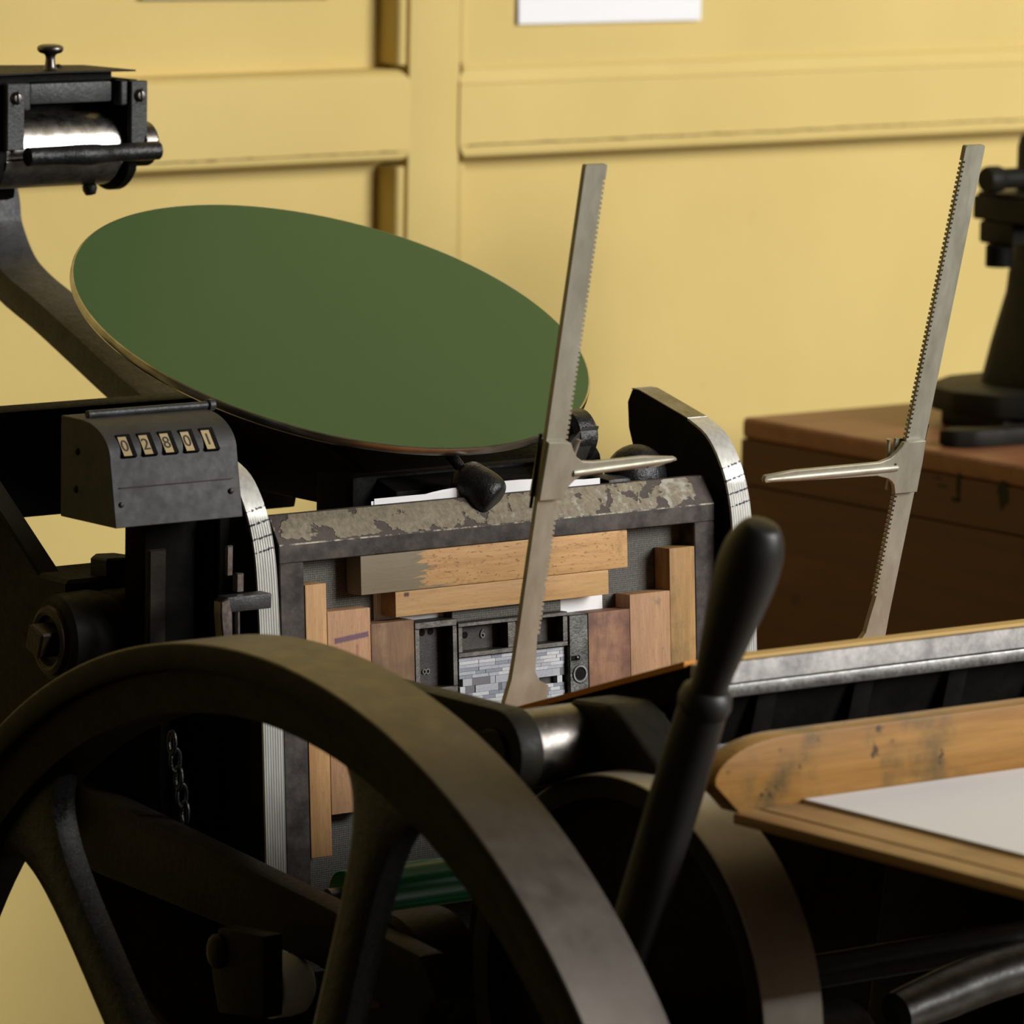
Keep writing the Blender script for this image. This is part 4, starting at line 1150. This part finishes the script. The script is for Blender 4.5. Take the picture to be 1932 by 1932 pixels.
def platen():
    x0, x1 = -0.222, 0.262
    sl = (1.2275 - 1.166) / (0.498 - 0.308)
    # casting below the plate
    body = [(-0.486, 1.204), (-0.300, 1.142), (-0.215, 1.112), (-0.212, 1.085), (-0.30, 1.095), (-0.40, 1.105), (-0.455, 1.125)]
    pl = P('platen', MB().yz(body, x0 + 0.012, x1 - 0.012, 0.004, 2), 'black_iron', label='tilted platen plate with a bright machined front edge')
    P('platen_plate', MB().yz([(-0.489, 1.2240), (-0.215, 1.1350), (-0.221, 1.1150), (-0.489, 1.2000)], x0, x1, 0.001, 1), 'black_iron', pl)
    P('platen_front', MB().box(x0, x1, -0.500, -0.4895, 1.2095, 1.2252, 0.001, 1), 'platen_edge', pl, 'scratched bright steel front edge of the platen')
    P('platen_bail', MB().box(x0 + 0.004, x1 - 0.004, -0.4985, -0.4895, 1.2000, 1.2088, 0.0012, 2), 'dull_steel', pl)
    P('tympan_board', MB().yz([(-0.4875, 1.2264), (-0.212, 1.1370), (-0.212, 1.1330), (-0.4875, 1.2222)], x0 - 0.003, x1 - 0.006), 'tympan', pl, 'orange brown tympan board over the platen', 0)
    P('tympan_sheet', MB().box(x0 + 0.028, x1 - 0.006, -0.5012, -0.488, 1.2254, 1.2282, 0.0008, 1), 'card', pl, smooth=0)
    # two rocker legs carry the plate down to the hinge shaft
    for lx in (-0.205, 0.195):
        P('platen_leg', MB().yz([(-0.44, 1.12), (-0.24, 1.09), (-0.20, 0.80), (-0.17, 0.42), (-0.25, 0.38), (-0.31, 0.44), (-0.36, 0.80)], lx, lx + 0.035, 0.004, 2), 'black_iron', pl)
    # ribs under the front edge
    for i, x in enumerate((-0.150, -0.062, 0.026, 0.114, 0.20)):
        P('platen_rib', MB().yz([(-0.4885, 1.1995), (-0.44, 1.1995), (-0.42, 1.08), (-0.455, 1.10), (-0.476, 1.150)], x - 0.009, x + 0.009, 0.002, 2), 'black_iron', pl)
    for i, x in enumerate((-0.194, -0.106, -0.018, 0.070, 0.158)):
        P('platen_web', MB().hexa(Vector((x - 0.030, -0.478, 1.140)), Vector((0.060, 0, 0)), Vector((0, 0.014, 0.036)), Vector((0, 0.012, -0.006)), 0.005, 3), 'glossy_black', pl)
    # low casting to the right under the boards
    P('treadle_casting', MB().tube(smooth_path([(-0.125, -0.60, 0.992), (-0.088, -0.60, 0.999), (-0.049, -0.60, 1.006), (0.0, -0.60, 1.011), (0.12, -0.60, 1.020)], 4), [0.0150, 0.0155, 0.016, 0.0165, 0.017] + [0.0175] * 12, 20), 'dull_steel')


def delivery_board():
    b = P('delivery_board', MB().box(-0.286, 0.36, -1.06, -0.640, 1.150, 1.158, 0.0010, 1), 'board_tray', label='worn orange wooden delivery board in front of the platen')
    P('end_strip', MB().box(-0.3085, -0.2865, -1.06, -0.6403, 1.150, 1.1576, 0.0015, 2), 'board_tray', b)
    pts = [(-0.302, 1.156), (-0.3235, 1.1765)] + [(-0.262 - 0.0620 * math.cos(R(a)), 1.1780 + 0.0260 * math.sin(R(a))) for a in range(6, 91, 7)] + [(0.36, 1.204), (0.36, 1.156)]
    P('back_ledge', MB().prism([Vector((x, -0.6402, z)) for x, z in pts], Vector((0, 0.020, 0)), 0.0016, 2), 'board_orange', b, 'ink stained upright back ledge of the delivery board')
    P('board_bracket', MB().box(-0.20, -0.17, -0.90, -0.45, 1.120, 1.1495, 0.003, 1), 'black_iron', b)
    P('board_bracket', MB().box(0.20, 0.23, -0.90, -0.45, 1.120, 1.1495, 0.003, 1), 'black_iron', b)


def counter():
    x0, x1 = -0.370, -0.2575
    prof = [(0.056, 1.2675), (-0.0165, 1.2675), (-0.0085, 1.3150)] + [(-0.0085 + (0.0405) * (1 - math.cos(R(a))), 1.3150 + 0.0270 * math.sin(R(a))) for a in range(10, 91, 8)] + [(0.056, 1.342)]
    c = P('impression_counter', MB().yz(prof, x0, x1, 0.0006, 1), 'counter_tin', label='grey tin impression counter with five number windows')
    n = Vector((0, -0.80, 0.60)).normalized()
    t = Vector((0, 0.60, 0.80)).normalized()
    X = Vector((1, 0, 0))
    for i, dg in enumerate('02801'):
        xc = -0.3535 + i * 0.0183
        o = Vector((xc, -0.0050, 1.3256))
        w = P('number_window', MB().hexa(o - X * 0.0058 - t * 0.0092 - n * 0.004, X * 0.0116, t * 0.0184, n * 0.0046), 'black_iron', c, smooth=0)
        P('number_drum', MB().hexa(o - X * 0.0056 - t * 0.0088 + n * 0.0003, X * 0.0072, t * 0.0158, n * 0.0005), 'old_paper', c, smooth=0)
        P('digit', text_mesh(MB(), dg, 0.0135, 0.0002, o - X * 0.0020 - t * 0.0010 + n * 0.0009, X, t), 'type4', c, smooth=0)
    P('hinge_rod', MB().cyl((x0 + 0.008, 0.034, 1.3445), (x1 + 0.006, 0.034, 1.3445), 0.0030, 14, 0.0005), 'grey_black_iron', c)
    P('rod_collar', MB().cyl((x1 + 0.002, 0.034, 1.3445), (x1 + 0.008, 0.034, 1.3445), 0.0046, 16, 0.0008), 'grey_black_iron', c)
    for x, z in ((-0.3635, 1.284), (-0.2665, 1.287)):
        P('case_screw', MB().ball((x, -0.0140, z), 0.0022, 12, (1, 0.6, 1)), 'type4', c)
    for y, z in ((0.034, 1.318), (0.036, 1.290)):
        P('side_screw', MB().ball((x0, y, z), 0.0030, 12, (0.5, 1, 1)), 'brown_iron', c)
    P('case_seam', MB().hexa(Vector((x0 + 0.006, -0.0125, 1.2960)), X * 0.100, Vector((0, -0.0008, 0)), Vector((0, 0.0, 0.0005))), 'type4', c, smooth=0)
    P('case_lug', MB().lathe([(0, 0), (0.0036, 0), (0.0036, 0.007), (0, 0.007)], (x1, 0.010, 1.310), (1, 0, 0), 14), 'glossy_black', c)


flywheel()
drive_pulley()
throw_off_lever()
ink_disc()
ink_fountain()
frames()
platen()
delivery_board()
counter()


# ------------------------------------------------------------------ cabinet and bench machine by the wall
def cabinet():
    c = thing('wooden_cabinet', 'reddish brown wooden cabinet with split planks against the yellow wall', 'cabinet', (1.40, 0.65, 0))
    X0, X1, Y0, Y1, ZT = 1.031, 1.80, 0.30, 0.940, 1.147
    P('body', MB().box(X0 + 0.006, X1 - 0.006, Y0 + 0.006, Y1 - 0.004, 0.0, ZT - 0.02, 0), 'cabinet_brown', c, smooth=0)
    zs = [0.0, 0.36, 0.72, 1.079, ZT - 0.0215]
    for a, b in zip(zs, zs[1:]):
        P('side_plank', MB().box(X0, X0 + 0.02, Y0, Y1, a + 0.0006, b - 0.0006, 0.001, 1), 'cabinet_brown', c)
        P('front_plank', MB().box(X0 + 0.0205, X1, Y0 - 0.002, Y0 + 0.015, a + 0.0006, b - 0.0006, 0.001, 1), 'cabinet_brown', c)
    P('top_board', MB().box(X0 - 0.0006, X1, Y0 - 0.003, Y1, ZT - 0.022, ZT, 0.007, 3), 'cabinet_top', c)
    # ink marks on the side
    for (y, z, w, h) in ((0.615, 1.117, 0.004, 0.017), (0.618, 1.103, 0.007, 0.003), (0.638, 1.114, 0.010, 0.0012), (0.645, 1.121, 0.008, 0.001), (0.552, 1.118, 0.009, 0.019)):
        pts = []
        for k in range(14):
            a = 2 * math.pi * k / 14
            rr = random.uniform(0.7, 1.1)
            pts.append(Vector((X0 - 0.0003, y + w * math.cos(a) * rr, z + h * math.sin(a) * rr)))
        P('ink_mark', MB().prism(pts, Vector((0.0008, 0, 0))), 'brown_iron', c, smooth=0)


def bench_machine():
    Z = 1.147
    m = thing('bench_press', 'dark cast iron bench machine standing on the brown cabinet', 'machine', (1.25, 0.72, Z))

    def Q(name, mb, mat='machine_paint', label=None, smooth=35):
        return P(name, mb, mat, m, label, smooth)
    base = [(1.140, 0.745), (1.155, 0.70), (1.19, 0.668), (1.42, 0.660), (1.42, 0.860), (1.225, 0.850), (1.163, 0.812), (1.148, 0.785)]
    Q('base_plate', MB().prism([Vector((x, y, Z + 0.0165)) for x, y in base], Vector((0, 0, 0.024)), 0.006, 2))
    foot = [(1.165, 0.70), (1.40, 0.675), (1.40, 0.84), (1.205, 0.83), (1.165, 0.79)]
    Q('base_foot', MB().prism([Vector((x, y, Z)) for x, y in foot], Vector((0, 0, 0.018)), 0.002, 1))
    # waisted column
    rings = []
    mb = MB()
    secs = [(0.040, 0.054, 0.070), (0.052, 0.0535, 0.066), (0.080, 0.049, 0.060), (0.112, 0.043, 0.052), (0.132, 0.040, 0.046), (0.150, 0.039, 0.044), (0.185, 0.033, 0.042), (0.235, 0.034, 0.040), (0.278, 0.0355, 0.038), (0.288, 0.033, 0.036), (0.293, 0.026, 0.030)]
    cx, cy = 1.267, 0.735
    for h, hx, hy in secs:
        ring = []
        for k in range(20):
            a = 2 * math.pi * k / 20
            c_, s_ = math.cos(a), math.sin(a)
            ring.append(mb.bm.verts.new((cx + hx * math.copysign(abs(c_) ** 0.45, c_), cy + hy * math.copysign(abs(s_) ** 0.45, s_), Z + h)))
        rings.append(ring)
    fs = [mb.bm.faces.new(rings[0]), mb.bm.faces.new(rings[-1])]
    for p, q in zip(rings, rings[1:]):
        for i in range(20):
            fs.append(mb.bm.faces.new([p[i], p[(i + 1) % 20], q[(i + 1) % 20], q[i]]))
    bmesh.ops.recalc_face_normals(mb.bm, faces=fs)
    Q('column', mb)
    t = Q('table', MB().box(1.185, 1.36, 0.668, 0.775, Z + 0.207, Z + 0.231, 0.003, 2))
    Q('table_rim', MB().box(1.188, 1.36, 0.671, 0.772, Z + 0.2312, Z + 0.2345, 0.001, 1))
    Q('table_boss', MB().box(1.185, 1.255, 0.715, 0.765, Z + 0.184, Z + 0.2068, 0.004, 2))
    Q('clamp_nut', MB().lathe([(0, 0), (0.0135, 0), (0.0135, 0.020), (0.012, 0.022), (0, 0.022)], (1.188, 0.737, Z + 0.1625), (0, 0, 1), 24), 'black_iron')
    Q('clamp_screw', MB().lathe([(0, 0), (0.012, 0), (0.0135, 0.004), (0.0135, 0.016), (0.012, 0.020), (0.0105, 0.021), (0.0105, 0.050), (0, 0.050)], (1.174, 0.745, Z + 0.2485), (1, 0, 0), 24))
    # handle lying on the cabinet in front of the base
    h = [(1.052, 0.670), (1.058, 0.652), (1.076, 0.640), (1.11, 0.636), (1.40, 0.610), (1.40, 0.632), (1.13, 0.655), (1.10, 0.664), (1.076, 0.680)]
    Q('hand_lever', MB().prism([Vector((x, y, Z + 0.0004)) for x, y in h], Vector((0, 0, 0.017)), 0.005, 2))


def papers():
    def sheet(name, x0, x1, z0, z1, y, mat, label, slope=0.0, kink=0.0):
        # gently bellied sheet: the lower edge stands a little off the wall
        mb = MB()
        prof = []
        for j in range(7):
            f = j / 6
            prof.append((y - 0.0006 - kink * (1 - f) ** 2, z0 + (z1 - z0) * f))
        loop = [Vector((x0, yy, zz)) for yy, zz in prof] + [Vector((x0, yy - 0.0005, zz)) for yy, zz in reversed(prof)]
        mb.prism(loop, Vector((x1 - x0, 0, slope * (x1 - x0))))
        o = put(name, mb, mat, smooth=0)
        return tag(o, label, 'paper')
    sheet('paper_notice', 1.0604, 1.3104, 1.5157, 1.85, 1.3575, 'paper', 'white paper sheet pinned on the yellow panel above the rail', -0.006, 0.004)
    sheet('paper_notice', 0.600, 0.838, 1.5500, 1.86, 1.387, 'grey_paper', 'brownish paper sheet whose lower edge shows above the ink fountain', -0.012, 0.006)
    mb = MB().box(-0.2490, 0.12, -0.855, -0.6415, 1.1583, 1.1605, 0)
    o = put('paper_stack', mb, 'paper', smooth=0)
    tag(o, 'thin stack of white paper lying on the wooden delivery board', 'paper')


cabinet()
bench_machine()
papers()
